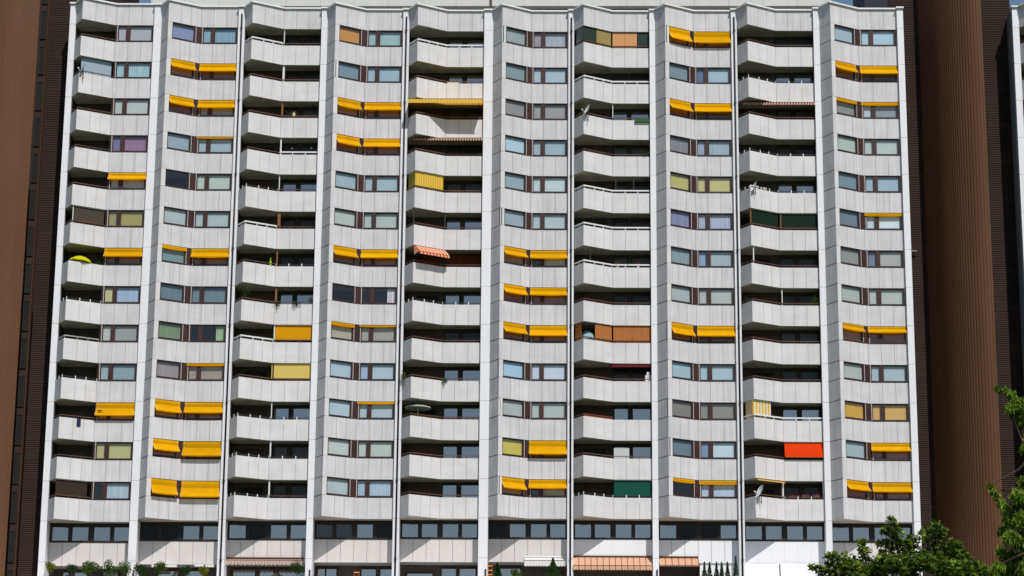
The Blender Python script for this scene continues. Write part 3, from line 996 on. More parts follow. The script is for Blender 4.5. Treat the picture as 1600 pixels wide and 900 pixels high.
screen(b7, 0, 'fl', .68, .99, mat("screen_green_black", rgb(34, 52, 48), .6, .2), "blackish green screen beside white pier, seventh column, top storey")
screen(b7, 0, 'ret', .1, .9, mat("screen_grey", rgb(120, 124, 126), .6, .2), "grey glass screen on return of balcony, seventh column, top storey")
screen(b7, 8, 'sl', .42, .99, BAMB, "brown bamboo screen on slanted side behind pale parasol, seventh column, ninth storey")
screen(b7, 8, 'fl', .01, .99, BAMB, "wide brown bamboo screen in two boards, seventh column, ninth storey", npan=2)
screen(b7, 8, 'ret', .05, .65, BAMB, "narrow brown bamboo screen on return of balcony, seventh column, ninth storey")
screen(b1, 1, 'sl', .08, .97, mat("screen_blue_grey", rgb(150, 166, 178), .5, .3), "blue grey glazed screen behind satellite dish, leftmost column, second storey", o=.25)
screen(b7, 11, 'fl', .02, .42, mat("screen_white", rgb(190, 196, 196), .6, .2), "white board standing at balcony front, seventh column, twelfth storey", top=.5, bottom=1.25, o=.25)

# parasols
def parasol(b, seg, t, o, k, r, h0, m, label, n=8, rise=.3, tilt=0.0, closed=False):
    x, y = b.pos(seg, t, o)
    z0 = b.Z(-(k + 1) * H) + .22
    zc = b.Z(-k * H - AOP) + h0
    tt = thing("parasol", label, "parasol", (x, y, z0))
    pl = MB()
    pl.tube((x, y, z0), (x, y, zc + (.02 if closed else rise)), .025, n=6)
    link("pole", pl, WMETAL, tt)
    cn = MB()
    if closed:
        cn.tube((x, y, zc - .55), (x, y, zc), .11, .05, 8)
        cn.tube((x, y, zc), (x, y, zc + .25), .05, .012, 8)
        link("canopy", cn, m, tt, True)
        return
    rows = []
    for q, (rr, zz) in enumerate(((.02, rise), (r * .5, rise * .72), (r * .82, rise * .34), (r, 0), (r, -.07))):
        rows.append([(x + rr * cos(2 * pi * (j + .5) / n), y + rr * sin(2 * pi * (j + .5) / n), zc + zz + tilt * rr * cos(2 * pi * (j + .5) / n)) for j in range(n)])
    cn.strip(rows, True)
    link("canopy", cn, m, tt)
    rb = MB()
    for j in range(n):
        a = 2 * pi * (j + .5) / n
        rb.tube((x, y, zc + rise - .05), (x + r * cos(a), y + r * sin(a), zc - .02 + tilt * r * cos(a)), .01, n=4)
    link("ribs", rb, WMETAL, tt)
parasol(b1, 'sl', .44, .6, 6, .84, .22, mat("cloth_lime_yellow", (.62, .60, .01, 1), .8, .1, trans=.25), "lime yellow open parasol on balcony, leftmost column, seventh storey from top", rise=.42, tilt=-.12)
parasol(b5, 'sl', .45, .95, 10, .95, .85, mat("cloth_pale_green", rgb(205, 216, 208), .8, .1, trans=.3), "pale greenish white open parasol on balcony, fifth column, eleventh storey", n=10, rise=.16)
parasol(b7, 'sl', .36, .9, 8, .66, .25, mat("cloth_pale_blue", rgb(160, 190, 196), .8, .1, trans=.3), "pale blue parasol behind bamboo screens, seventh column, ninth storey", rise=.65)
parasol(b3, 'sl', .88, .25, 6, .1, .42, mat("cloth_lime", (.42, .72, .02, 1), .8, .1, trans=.2), "closed lime green parasol on balcony, third column, seventh storey", closed=True)

# satellite dishes
DISHM = mat("dish_grey", (.62, .64, .66, 1), .45, .4)
def dish(b, seg, t, k, label, r=.42, o=-.25, face=-.5, h=.35, m=None):
    x, y = b.pos(seg, t, o)
    z0 = b.Z(-k * H - AOP)
    tt = thing("satellite_dish", label, "satellite dish", (x, y, z0))
    ax = Vector((sin(face), -cos(face), .45)).normalized()
    c = Vector((x, y, z0 + h))
    u = ax.cross(Vector((0, 0, 1))).normalized()
    v = u.cross(ax)
    d = MB()
    rows = []
    for rr in (.02, r * .4, r * .75, r):
        rows.append([tuple(c + (u * cos(2 * pi * j / 16) + v * sin(2 * pi * j / 16) * 1.08) * rr + ax * (rr * rr / r * .32)) for j in range(16)])
    d.strip(rows, True)
    link("reflector", d, m or DISHM, tt, True)
    a = MB()
    tip = c + ax * r * 1.15 - v * r * .55
    a.tube(tuple(c - v * r * .9), tuple(tip), .018, n=5)
    a.tube(tuple(tip), tuple(tip + (c - tip).normalized() * .14), .04, n=6)
    link("feed_arm", a, DISHM, tt)
    s = MB()
    s.tube((x, y, z0 - .55), (x, y, z0 + h), .028, n=6)
    q = b.pos(seg, t, .1)
    s.tube((x, y, z0 - .4), (q[0], q[1], z0 - .4), .022, n=5)
    s.tube((x, y, z0 + .1), (q[0], q[1], z0 + .1), .022, n=5)
    link("bracket", s, DRAIL, tt)
dish(b1, 'sl', .1, 1, "thin satellite dish seen edge on before blue grey screen, leftmost column, second storey", .36, -.2, -1.25, .3)
dish(b7, 'sl', .1, 2, "satellite dish at pointed corner beside yellowish plant, seventh column, third storey", .42, -.22, -1.2, .3)
dish(b9, 'sl', .12, 4, "satellite dish with cloth drying behind, ninth column, fifth storey from top", .38, -.2, -1.3, .05)
dish(b9, 'sl', .12, 12, "satellite dish under rolled yellow awning, ninth column, thirteenth storey from top", .44, -.25, -1.2, .3)

# plants, planters and small balcony belongings
LEAF = {}
def leafmat(name, c):
    return mat(name, c, .6, .15, [((3, 3, 3), .35)], .1, trans=.35)
G1, G2, G3 = leafmat("leaf_green", (.06, .115, .016, 1)), leafmat("leaf_dark", (.022, .06, .014, 1)), leafmat("leaf_yellow", (.17, .19, .014, 1))
def leaves(mb, c, rx, ry, rz, n, s, rng, long=1.0):
    c = Vector(c)
    for _ in range(n):
        while True:
            p = Vector((rng.uniform(-1, 1), rng.uniform(-1, 1), rng.uniform(-1, 1)))
            if p.length <= 1 and rng.random() < .25 + p.length * .75:
                break
        q = c + Vector((p.x * rx, p.y * ry, p.z * rz))
        d = Vector((rng.gauss(0, 1), rng.gauss(0, 1), rng.gauss(0, .8))).normalized()
        e = d.cross(Vector((rng.gauss(0, 1), rng.gauss(0, 1), rng.gauss(0, 1)))).normalized()
        l = s * rng.uniform(.7, 1.3)
        mb.quad(q - d * l * long * .5, q + e * l * .3, q + d * l * long * .5, q - e * l * .3)
def plant(name, label, x, y, z, rx, ry, rz, m, n=90, s=.09, stem=True, shape='round', group="plants on balconies and terraces"):
    rng = random.Random(hash((round(x, 2), round(z, 2))) & 0xffff)
    t = thing(name, label, "plant", (x, y, z), group)
    mb = MB()
    if shape == 'cone':
        for q in range(12):
            f = q / 11.0
            leaves(mb, (x, y, z + .1 + f * rz * 2), rx * (1.05 - f) , ry * (1.05 - f), rz * .16, n // 12, s, rng, 1.5)
    else:
        for q in range(6):
            a = rng.uniform(0, 2 * pi)
            leaves(mb, (x + rx * .45 * cos(a), y + ry * .45 * sin(a), z + rz + rz * rng.uniform(-.4, .5)), rx * .62, ry * .62, rz * .62, n // 6, s, rng, 1.4)
    link("foliage", mb, m, t)
    if stem:
        st = MB()
        st.tube((x, y, z - .35), (x, y, z + rz * 1.3), .025, .01, 5)
        for q in range(3):
            a = rng.uniform(0, 2 * pi)
            st.tube((x, y, z + rz * .3), (x + rx * .6 * cos(a), y + ry * .6 * sin(a), z + rz * 1.2), .012, .006, 4)
        link("stem", st, BRAIL, t)
    return t
def bplant(i, seg, t, k, r, m, label, dz=.0, o=.22, n=80, h=None, **kw):
    b = BAYS[i]
    x, y = b.pos(seg, t, o)
    plant("balcony_plant", label, x, y, b.Z(-k * H - AOP) + dz, r, r, h or r, m, n, .08, **kw)
for t, sg, r, w in ((.03, 'sl', .14, "at pointed corner"), (.40, 'sl', .16, "second from pointed corner"), (.82, 'sl', .2, "before the bend"), (.42, 'fl', .22, "right of the bend"), (.72, 'fl', .13, "nearest white pier")):
    bplant(9, sg, t, 0, r, G1, "small green balcony plant %s, ninth column, top storey" % w, h=r * .8)
bplant(7, 'fl', .86, 3, .42, G2, "dark green bush at right end of balcony, seventh column, fourth storey", dz=-.1, n=200)
bplant(7, 'ret', .7, 2, .3, G3, "yellowish green plant beside satellite dish, seventh column, third storey", dz=-.2, n=120)
bplant(5, 'ret', .3, 9, .3, G1, "green plant spilling over pier end of balcony, fifth column, tenth storey", dz=-.12, o=-.02, n=150, h=.36)
bplant(5, 'fl', .04, 9, .3, G1, "green plant hanging over rail at the bend, fifth column, tenth storey", dz=-.22, o=-.02, n=140, h=.2)
bplant(9, 'fl', .88, 7, .3, G1, "tall green bush at right end of balcony, ninth column, eighth storey", dz=-.1, n=200, h=.5)
bplant(9, 'ret', .4, 7, .3, G2, "dark green bush at pier end of balcony, ninth column, eighth storey", dz=-.1, n=140)
bplant(1, 'sl', .9, 6, .34, G2, "green plants beside lime yellow parasol, leftmost column, seventh storey", dz=-.1, n=160, h=.2)
bplant(3, 'fl', .06, 7, .34, G2, "dark green creeper trailing over rail at wooden post, third column, eighth storey", dz=-.3, o=0.0, n=160, h=.3)
bplant(3, 'sl', .15, 7, .4, G2, "dark hanging creeper left of wooden post, third column, eighth storey", dz=.2, o=.3, n=200, h=.45)
bplant(3, 'fl', .55, 7, .4, G2, "dark trailing plants on right half of balcony, third column, eighth storey", dz=-.2, o=.1, n=180, h=.2)
bplant(3, 'fl', .93, 7, .26, G2, "dark green plant at right end by white pier, third column, eighth storey", dz=-.1, n=140, h=.4)
bplant(7, 'fl', .42, 6, .24, G2, "leafy green plant between two flower pots, seventh column, seventh storey", dz=.1, n=120, h=.26)
bplant(3, 'ret', .5, 11, .2, G3, "yellowish plant at pier end of balcony, third column, twelfth storey", dz=.0, n=80)
FLR, FLP = mat("flower_red", (.55, .03, .03, 1), .7, .1, None, .2), mat("flower_pink", (.62, .10, .19, 1), .7, .1, None, .2)
POTW = mat("pot_white", (.72, .70, .68, 1), .5, .3)
TERRA = mat("terracotta", rgb(176, 96, 66), .8, .1)
def flower_pot(i, seg, t, k, label, flo, o=.18, r=.14):
    b = BAYS[i]
    x, y = b.pos(seg, t, o)
    z = b.Z(-k * H - AOP) + .02
    tt = thing("flower_pot", label, "flower pot", (x, y, z), "flower pots on balcony rails")
    p = MB()
    p.tube((x, y, z - .02), (x, y, z + .2), .08, .12, 10)
    link("pot", p, POTW, tt)
    rng = random.Random(int(t * 1000) + k)
    q = MB()
    leaves(q, (x, y, z + .28), r, r, r * .7, 40, .07, rng)
    link("foliage", q, G1, tt)
    q = MB()
    leaves(q, (x, y, z + .34), r * 1.1, r, r * .7, 40, .07, rng)
    link("blossom", q, flo, tt)
flower_pot(7, 'fl', .13, 6, "white pot of red flowers left of leafy plant, seventh column, seventh storey", FLR, r=.2)
flower_pot(7, 'fl', .67, 6, "small white flower pot near right end, seventh column, seventh storey", FLR, r=.08)
def planter(i, seg, t0, t1, k, label, flo, box, o=-.16, dz=-.12, n=120, hh=.1, leafm=None):
    b = BAYS[i]
    x, y = b.pos(seg, (t0 + t1) / 2, o)
    zz = -k * H - AOP + dz
    tt = thing("flower_box", label, "flower box", (x, y, b.Z(zz)), "flower boxes on balcony fronts")
    mb = MB()
    b.box(mb, seg, t0, t1, zz, zz + .2, o, o + .18)
    link("trough", mb, box, tt)
    rng = random.Random(int(t0 * 999) + k * 7 + i)
    f, l = MB(), MB()
    L_ = b.length(seg)
    for q in range(8):
        p = b.pos(seg, t0 + (t1 - t0) * (q + .5) / 8, o + .09)
        leaves(l, (p[0], p[1], b.Z(zz) + .2), L_ * (t1 - t0) / 12, .1, hh, n // 8, .07, rng)
        if flo:
            leaves(f, (p[0], p[1], b.Z(zz) + .24), L_ * (t1 - t0) / 12, .1, hh, n // 10, .07, rng)
    link("foliage", l, leafm or G1, tt)
    if flo:
        link("blossom", f, flo, tt)
GREENB = mat("box_green", rgb(44, 92, 46), .6, .2)
planter(7, 'fl', .6, .98, 2, "green trough hung outside balcony front, seventh column, third storey", None, GREENB, n=60, hh=.06, dz=-.16)
planter(9, 'fl', .1, .38, 12, "box of red flowers left of the first white post, ninth column, thirteenth storey", FLR, BRAIL, o=.12, dz=.02)
planter(9, 'fl', .42, .62, 12, "box of pink flowers between white posts, ninth column, thirteenth storey", FLP, BRAIL, o=.12, dz=.04)
planter(9, 'fl', .7, .88, 12, "box of pink flowers by right white pier, ninth column, thirteenth storey", FLP, BRAIL, o=.12, dz=.06)
planter(5, 'fl', .03, .95, 4, "long box of red and pink flowers on rail, fifth column, fifth storey", FLP, BRAIL, o=.12, dz=-.08, n=80, hh=.07)
planter(5, 'sl', .08, .95, 10, "box of ochre flowers under pale parasol, fifth column, eleventh storey", mat("flower_ochre", (.4, .16, .03, 1), .8, .1), BRAIL, o=.12, dz=-.14, n=90, hh=.06)
planter(5, 'fl', .1, .5, 10, "box of red flowers right of the bend, fifth column, eleventh storey", FLR, BRAIL, o=.12, dz=-.1, n=70, hh=.08)
planter(5, 'fl', .6, .97, 10, "box of ochre flowers by white pier, fifth column, eleventh storey", mat("flower_ochre", (.4, .16, .03, 1), .8, .1), BRAIL, o=.12, dz=-.12, n=70, hh=.07)
planter(3, 'fl', .2, .95, 2, "box of small dark red flowers right of wooden post, third column, third storey", FLR, BRAIL, o=.14, dz=-.06, n=70, hh=.07)
planter(7, 'sl', .1, 1.0, 10, "long box of brick red flowers on slanted balcony side, seventh column, eleventh storey", mat("flower_brick", (.22, .06, .04, 1), .8, .1), TERRA, o=.1, dz=-.02, n=80, hh=.05)
def small_box(name, label, cat, i, seg, t0, t1, k, z0, z1, o0, o1, m, extra=None):
    b = BAYS[i]
    p = b.pos(seg, (t0 + t1) / 2, o0)
    zz = -k * H - AOP
    tt = thing(name, label, cat, (p[0], p[1], b.Z(zz + z0)))
    mb = MB()
    b.box(mb, seg, t0, t1, zz + z0, zz + z1, o0, o1)
    link("body", mb, m, tt)
    if extra:
        for (nm, a, c, d0, d1, e0, e1, mm) in extra:
            mb = MB()
            b.box(mb, seg, a, c, zz + d0, zz + d1, e0, e1)
            link(nm, mb, mm, tt)
small_box("towel", "dark blue towel hung over balcony panel, leftmost column, eleventh storey from top", "towel", 1, 'sl', .49, .60, 10, -.55, .02, -.05, -.015, mat("cloth_navy", rgb(44, 54, 78), .9, .05), [("towel_back", .49, .60, -.3, .02, .16, .18, MATS["cloth_navy"]), ("towel_fold", .49, .60, .021, .04, -.05, .18, MATS["cloth_navy"])])
small_box("storage_cabinet", "white cabinet with a box on top, seventh column, tenth storey from top", "cabinet", 7, 'fl', .84, .98, 9, -.05, .5, .2, .6, POTW, [("upper_box", .88, .96, .5, .74, .25, .5, POTW), ("door_gap", .908, .915, 0, .48, .19, .2, COREM)])
small_box("lantern", "cream garden lantern standing by rail, third column, third storey from top", "lantern", 3, 'fl', .3, .36, 2, .0, .5, .2, .35, mat("cream_paint", rgb(214, 204, 160), .6, .2), [("lantern_foot", .27, .39, -.06, .0, .17, .38, BRAIL), ("lantern_cap", .28, .38, .5, .56, .18, .37, BRAIL)])
small_box("pale_box", "pale yellow box on the bend, fifth column, second storey from top", "box", 5, 'fl', .02, .34, 1, -.02, .1, .06, .3, mat("cream_paint", rgb(214, 204, 160), .6, .2), [("box_lid", .01, .35, .1, .13, .05, .31, MATS["cream_paint"])])
small_box("garden_lamp", "pair of bright balcony lamps seen under soffit, third column, fourth storey", "lamp", 3, 'fl', .28, .31, 3, .62, .74, .6, .65, POTW, [("second_lamp", .78, .81, .66, .78, .6, .65, POTW)])
small_box("laundry", "white cloths drying on rail behind satellite dish, ninth column, fifth storey", "laundry", 9, 'sl', .02, .32, 4, -.02, .24, .06, .09, POTW, [("sock", .36, .42, .0, .2, .05, .08, mat("cloth_greyblue", rgb(110, 120, 140), .9, .05)), ("shirt", .46, .6, .05, .22, .05, .08, POTW)])

# ------------------------------------------------------------------ terrace level: awnings, shrubs, cover
def Zb(i, z):
    return BAYS[i].Z(z)
def low_awning(i, t0, t1, m, label, out, drop, val, scal, n=53, up=0.0, cm=None):
    b = BAYS[i]
    x0, x1 = b.XL + (b.XR - b.XL) * t0, b.XL + (b.XR - b.XL) * t1
    z = b.Z(ZS1) + up
    t = thing("terrace_awning", label, "awning", ((x0 + x1) / 2, 1.05, z), "awnings over balconies and terraces")
    def row(y, zz, s=0.0, e=0.0):
        return [(x0 + (x1 - x0) * q / (n - 1), y, zz - (s if q % 2 else 0)) for q in range(n)]
    cloth("fabric", [row(1.06, z), row(1.06 - out * .5, z - drop * .5 - .01), row(1.06 - out, z - drop)], m, t)
    cloth("valance", [row(1.055 - out, z - drop), row(1.05 - out, z - drop - val, scal)], m, t)
    for nm, yy, zz, r, mm in (("front_bar", 1.06 - out, z - drop, .025, BRAIL), ("cassette", 1.0, z + .05, .06, cm or BRAIL)):
        bar = MB()
        bar.tube((x0, yy, zz), (x1, yy, zz), r, n=6)
        link(nm, bar, mm, t)
    for x in (x0 + .2, x1 - .2):
        arm = MB()
        arm.tube((x, 1.06, z - .15), (x, 1.06 - out, z - drop), .02, n=5)
        link("arm", arm, WMETAL, t)
SCAL = stripes("cloth_taupe_scallop", rgb(190, 172, 160), rgb(150, 126, 112), 26, .1, .8)
low_awning(3, .0, .96, SCAL, "taupe terrace awning with wavy valance, third column from left", .25, .12, .28, .1, 37, .3)
low_awning(6, .46, .99, WCL, "white terrace awning with scalloped edge, sixth column from left", .6, .26, .36, .1, 29, .3, WMETAL)
low_awning(7, .0, .995, PEA, "wide peach terrace awning with brown stripes, seventh column from left", 1.2, .75, .26, .09, 53, .36)
low_awning(8, .01, .5, PEA2, "short peach terrace awning with brown stripes, eighth column from left", 1.0, .66, .05, .02, 29, .36)
b9 = BAYS[9]
cv = thing("terrace_cover", "bright white sheet cover closing the terrace, ninth column from left", "cover", ((b9.XL + b9.XR) / 2, .8, GZ + DECK))
for q, (t0, t1) in enumerate(((.0, .43), (.445, .99))):
    x0, x1 = b9.XL + (b9.XR - b9.XL) * t0, b9.XL + (b9.XR - b9.XL) * t1
    zt_ = b9.Z(ZS1) + (.05 if q else .02)
    rows = []
    for (y, z) in ((.95, zt_), (.86, zt_ - .6), (.7, zt_ - 1.4), (.62, GZ + DECK + .02)):
        rows.append([(x0 + (x1 - x0) * j / 20., y + .03 * sin(j * 1.1 + q) + .01 * sin(j * 2.7), z - .03 * sin(pi * j / 20.) * (1 if y > .9 else 0)) for j in range(21)])
    mb = MB()
    mb.strip(rows)
    link("cover_sheet", mb, mat("sheet_white", (.86, .86, .90, 1), .7, .2), cv, True)
b8 = BAYS[8]
x0, x1 = b8.XL + (b8.XR - b8.XL) * .52, b8.XR
mb = MB()
mb.box(x0, x1 - .02, 1.2, 1.3, GZ + DECK, b8.Z(ZS1) - .002)
o = link("terrace_wall", mb, WHITEP, bld)
# ---- terrace shrubs by photograph position, standing on the deck
def tshrub(px, py, r, m, label, shape='round', n=240, Y=-.6, hr=None, s=.11):
    p = at(px, py, Y)
    h = hr or r
    return plant("conifer" if shape == 'cone' else "shrub", label, p.x, Y, p.z, r, r, h, m, int(n * 1.7), s, True, shape, "shrubs on the terraces")
tshrub(78, 896, .4, G3, "yellowish shrub beside the outer white pier, leftmost column")
tshrub(141, 899, .62, G1, "large green shrub in middle of terrace, leftmost column", hr=.5, n=420)
tshrub(172, 899, .52, G1, "lower green shrub right of terrace middle, leftmost column", n=300)
tshrub(194, 898, .46, G1, "green shrub left of white pier, leftmost column")
tshrub(219, 899, .48, G2, "dark green shrub just right of white pier, second column", n=360)
tshrub(250, 898, .5, G1, "bushy green shrub in second column with raised tip", n=360, hr=.48)
tshrub(318, 901, .36, G3, "low yellow green shrub near drain pipe, second column")
tshrub(112, 900, .42, G2, "small dark shrub before pale terrace door, leftmost column")
tshrub(288, 900, .46, G2, "small dark shrub right of middle, second column")
tshrub(463, 899, .62, G2, "round clipped dark green bush, third column", n=700, hr=.5, s=.07)
tshrub(432, 908, .5, leafmat("leaf_greyish", (.11, .11, .085, 1)), "greyish twiggy shrub left of round bush, third column", hr=.3)
tshrub(777, 906, .42, G2, "pointed dark conifer at left of terrace, sixth column", 'cone', 420, hr=.52)
tshrub(806, 905, .46, G1, "rounded bright green shrub, sixth column", hr=.34)
tshrub(864, 904, .62, G2, "pointed conifer before white scalloped awning, sixth column", 'cone', 620, hr=.62)
for q, px in enumerate((1101, 1109, 1120, 1128, 1137, 1150)):
    tshrub(px, 912, .3, G2, "%s slim cypress in row before white terrace wall, eighth column" % ("leftmost", "second", "third", "fourth", "fifth", "tallest rightmost")[q], 'cone', 420, hr=.66 if q < 5 else .85, s=.09)
# bird feeder like orange stand, small white boxes hung under the lower parapet
for i, px0, nm in ((6, 765, "orange plant rack beside white pier, sixth column"), (4, 557, "orange plant rack on terrace, fourth column")):
    p = at(px0, 893 if i == 6 else 903, .2)
    t = thing("plant_rack", nm, "plant rack", (p.x, .2, GZ + DECK))
    fr = MB()
    for dx in (-.18, .18):
        fr.box(p.x + dx - .025, p.x + dx + .025, .18, .22, GZ + DECK, p.z + .45)
    link("frame", fr, WOODP, t)
    for dz in (-.25, .05, .35):
        sh = MB()
        sh.box(p.x - .2, p.x + .2, .1, .3, p.z + dz, p.z + dz + .06)
        link("shelf", sh, mat("orange_paint", rgb(236, 140, 60), .6, .2), t)
for q, (px0, px1, py) in enumerate(((161, 175, 886), (237, 253, 884), (258, 276, 884), (304, 318, 883), (321, 334, 884))):
    a, e = at(px0, py - 2.5, .9), at(px1, py + 2, .9)
    t = thing("hanging_box", ("white box hung under cream parapet, leftmost column", "first white box hung under cream parapet, second column", "second white box hung under cream parapet, second column",
              "third white box hung under cream parapet, second column", "fourth white box hung near drain pipe, second column")[q], "box", (a.x, .9, e.z), "white boxes hung under the parapets")
    mb = MB()
    mb.box(a.x, e.x, .9, 1.04, e.z, a.z)
    link("body", mb, POTW, t)
    mb = MB()
    mb.box(a.x - .02, e.x + .02, .88, 1.06, a.z + .002, a.z + .04)
    link("lid", mb, POTW, t)

# ------------------------------------------------------------------ brown stair towers between the blocks
BROWN = mat("tower_brown", (.130, .059, .029, 1), .55, .15, [((1, 1, .12), .06), ((6, 6, .3), .04)])
SLATM = mat("slat_brown", (.043, .029, .024, 1), .8, .06, [((.6, .6, .6), .1)])
SLATD = mat("slat_backing", (.016, .013, .012, 1), .8, .1)
TOP = GZ + 12.0
BOT = GZ + DECK - 4
def slat_wall(x0, x1, y, parent):
    mb = MB()
    mb.box(x0, x1, y + .05, y + .25, BOT, TOP)
    w = link("slat_wall", mb, SLATD, parent)
    s = MB()
    z = BOT
    k = 0
    while z < TOP:
        if k % 20 < 18:
            s.hexa([(x0 + .01, y, z), (x1 - .01, y, z), (x1 - .01, y + .049, z), (x0 + .01, y + .049, z)], [(x0 + .01, y + .03, z + .1), (x1 - .01, y + .03, z + .1), (x1 - .01, y + .049, z + .1), (x0 + .01, y + .049, z + .1)])
        else:
            s.box(x0 + .01, x1 - .01, y + .02, y + .049, z, z + .135)
        z += .14
        k += 1
    o = link("slat", s, SLATM, w)
    o["kind"] = "stuff"
def fluted(xc, yc, R, a0, a1, parent, flute=.24, deep=.026):
    n = int(R * (a1 - a0) / flute)
    prof = []
    for q in range(n):
        for f, d in ((0, 0), (.5, 0), (.56, -deep), (.94, -deep)):
            a = a0 + (a1 - a0) * (q + f) / n
            r = R + d
            prof.append((xc + r * sin(a), yc - r * cos(a)))
    mb = MB()
    mb.strip([[(x, y, BOT) for x, y in prof], [(x, y, TOP) for x, y in prof]])
    return link("fluted_column", mb, BROWN, parent)
# right tower
tw = thing("stair_tower", "brown fluted stair tower right of the white block", "tower", (29, 4, BOT))
xr = at(1533, 20, -.3).x
xl = at(1433, 20, 5.0).x
NRM = [(0, -82), (.2, -70), (.5, -56), (.75, -36), (1, -4)]      # which way the shell of the tower faces, across its width
def facing(f):
    for (a, u), (b_, v) in zip(NRM, NRM[1:]):
        if f <= b_:
            return radians(u + (v - u) * (f - a) / (b_ - a))
    return radians(NRM[-1][1])
prof, x, y = [], xr, -.3
while x > xl:
    phi = facing((x - xl) / (xr - xl))
    n_ = (sin(phi), -cos(phi))
    for f, d in ((0, 0), (.5, 0), (.56, -.042), (.94, -.042)):
        st = .24 * f
        prof.append((x - cos(phi) * st + n_[0] * d, y - sin(phi) * st + n_[1] * d))
    x -= cos(phi) * .24
    y -= sin(phi) * .24
prof.reverse()
mb = MB()
mb.strip([[(a, c, BOT) for a, c in prof], [(a, c, TOP) for a, c in prof]])
link("fluted_column", mb, BROWN, tw)
mb = MB()
mb.box(xr - .3, xr - .02, 0.0, 2.3, BOT, TOP)
link("side_wall", mb, SLATM, tw)
xl_n = at(1582.5, 45, 0.0).x
slat_wall(XS[19] + .2, XS[19] + 2.6, 5.6, tw)
slat_wall(xr + .004, xl_n + .3, 2.2, tw)
# left tower
tl = thing("stair_tower", "brown fluted stair tower cut by the left picture edge beside white block", "tower", (-39, 4, BOT))
xe = at(62, 20, 1.2).x
R2 = 4.9
xc = xe - R2 * sin(radians(33))
fluted(xc, 1.2 + R2 * cos(radians(33)), R2, radians(-85), radians(33), tl)
xw0, xw1 = xe + .02, at(76, 20, 1.6).x
mb = MB()
mb.box(xw0, xw1, 1.65, 1.9, BOT, TOP)
link("window_wall", mb, SLATM, tl)
k = 0
z = BOT + .6
while z < TOP - 2.4:
    f = MB()
    for (a, c, d, e) in ((xw0 + .03, xw0 + .09, z, z + 2.25), (xw1 - .16, xw1 - .1, z, z + 2.25)):
        f.box(a, c, 1.56, 1.648, d, e)
    f.box(xw0 + .09, xw1 - .16, 1.56, 1.648, z, z + .06)
    f.box(xw0 + .09, xw1 - .16, 1.56, 1.648, z + 2.19, z + 2.25)
    w = link("stair_window", f, DFRAME, tl)
    p = MB()
    p.quad((xw0 + .09, 1.6, z + .06), (xw1 - .16, 1.6, z + .06), (xw1 - .16, 1.6, z + 2.19), (xw0 + .09, 1.6, z + 2.19))
    link("pane", p, mat("stair_glass", (.017, .017, .014, 1), .5, .12), w)
    z += H * 1.005
mb = MB()
mb.box(xw1 - .03, xw1 + .05, 1.5, 1.9, BOT, TOP)
link("edge_trim", mb, mat("trim_brown", (.07, .036, .022, 1), .7, .1), tl)
slat_wall(xw1 + .05, XS[0] - .2, 2.2, tl)
# towers behind the roof line
for nm, pa_, pb_, lab in (("rear_tower", 60, 190, "dark brown tower rising behind roof at the left"), ("rear_tower", 1351, 1470, "dark slate tower rising behind roof at the right")):
    a, e = at(pa_, 3, 16.5), at(pb_, 3, 16.5)
    t = thing(nm, lab, "tower", ((a.x + e.x) / 2, 20, GZ + DECK))
    mb = MB()
    mb.box(a.x, e.x, 16.5, 24, GZ + DECK, GZ + 14)
    link("wall", mb, SLATM if pa_ < 200 else mat("slate", (.022, .026, .036, 1), .6, .2), t)
    mb = MB()
    mb.box(a.x - .1, e.x + .1, 16.4, 24.1, GZ + 14, GZ + 14.3)
    link("roof_edge", mb, BRAIL, t)

# ------------------------------------------------------------------ neighbouring block at the right picture edge
nb = thing("apartment_building", "second white panelled block just entering at the right picture edge", "building", (0, 0, 0))
NB = Bay(10, xl_n + .47, xl_n + .47 + 5.7)
NB.sc = BAYS[10].sc * 1.003
NB.i = 11
sp, ba = [], []
cladding([NB], {11: 'bal'}, nb, range(13))
slabs(NB, nb, range(-1, 13))
mb = MB()
mb.box(NB.XL + .01, NB.XR, 1.62, 1.8, GZ + DECK, NB.Z(1.4))
link("inner_wall", mb, INNER, nb)
for k in range(13):
    rail(NB, k, 'b', A3, nb)
    back_window(NB, k, .53, .70, 14, parent=nb)
pier(xl_n, xl_n + .47, NB.Z, nb)
pier(NB.XR, NB.XR + .47, NB.Z, nb)
lv = [1.54] + [-(k * H) for k in range(0, 15)] + [DECK]
for j in range(len(lv) - 1):
    mb = MB()
    mb.box(xl_n + .002, xl_n + .2, .43, 6.0, NB.Z(lv[j + 1]) + .01, NB.Z(lv[j]) - .01)
    link("side_panel", mb, mat("side_concrete_shaded", (.30, .32, .36, 1), .8, .2, [((2, 2, .4), .05)]), nb)  # blue-grey of the side turned from the sun, shade put into the colour
mb = MB()
mb.box(xl_n + .2, NB.XR + .4, 1.8, 14, GZ + DECK, GZ + .9)
link("rear_body", mb, COREM, nb)

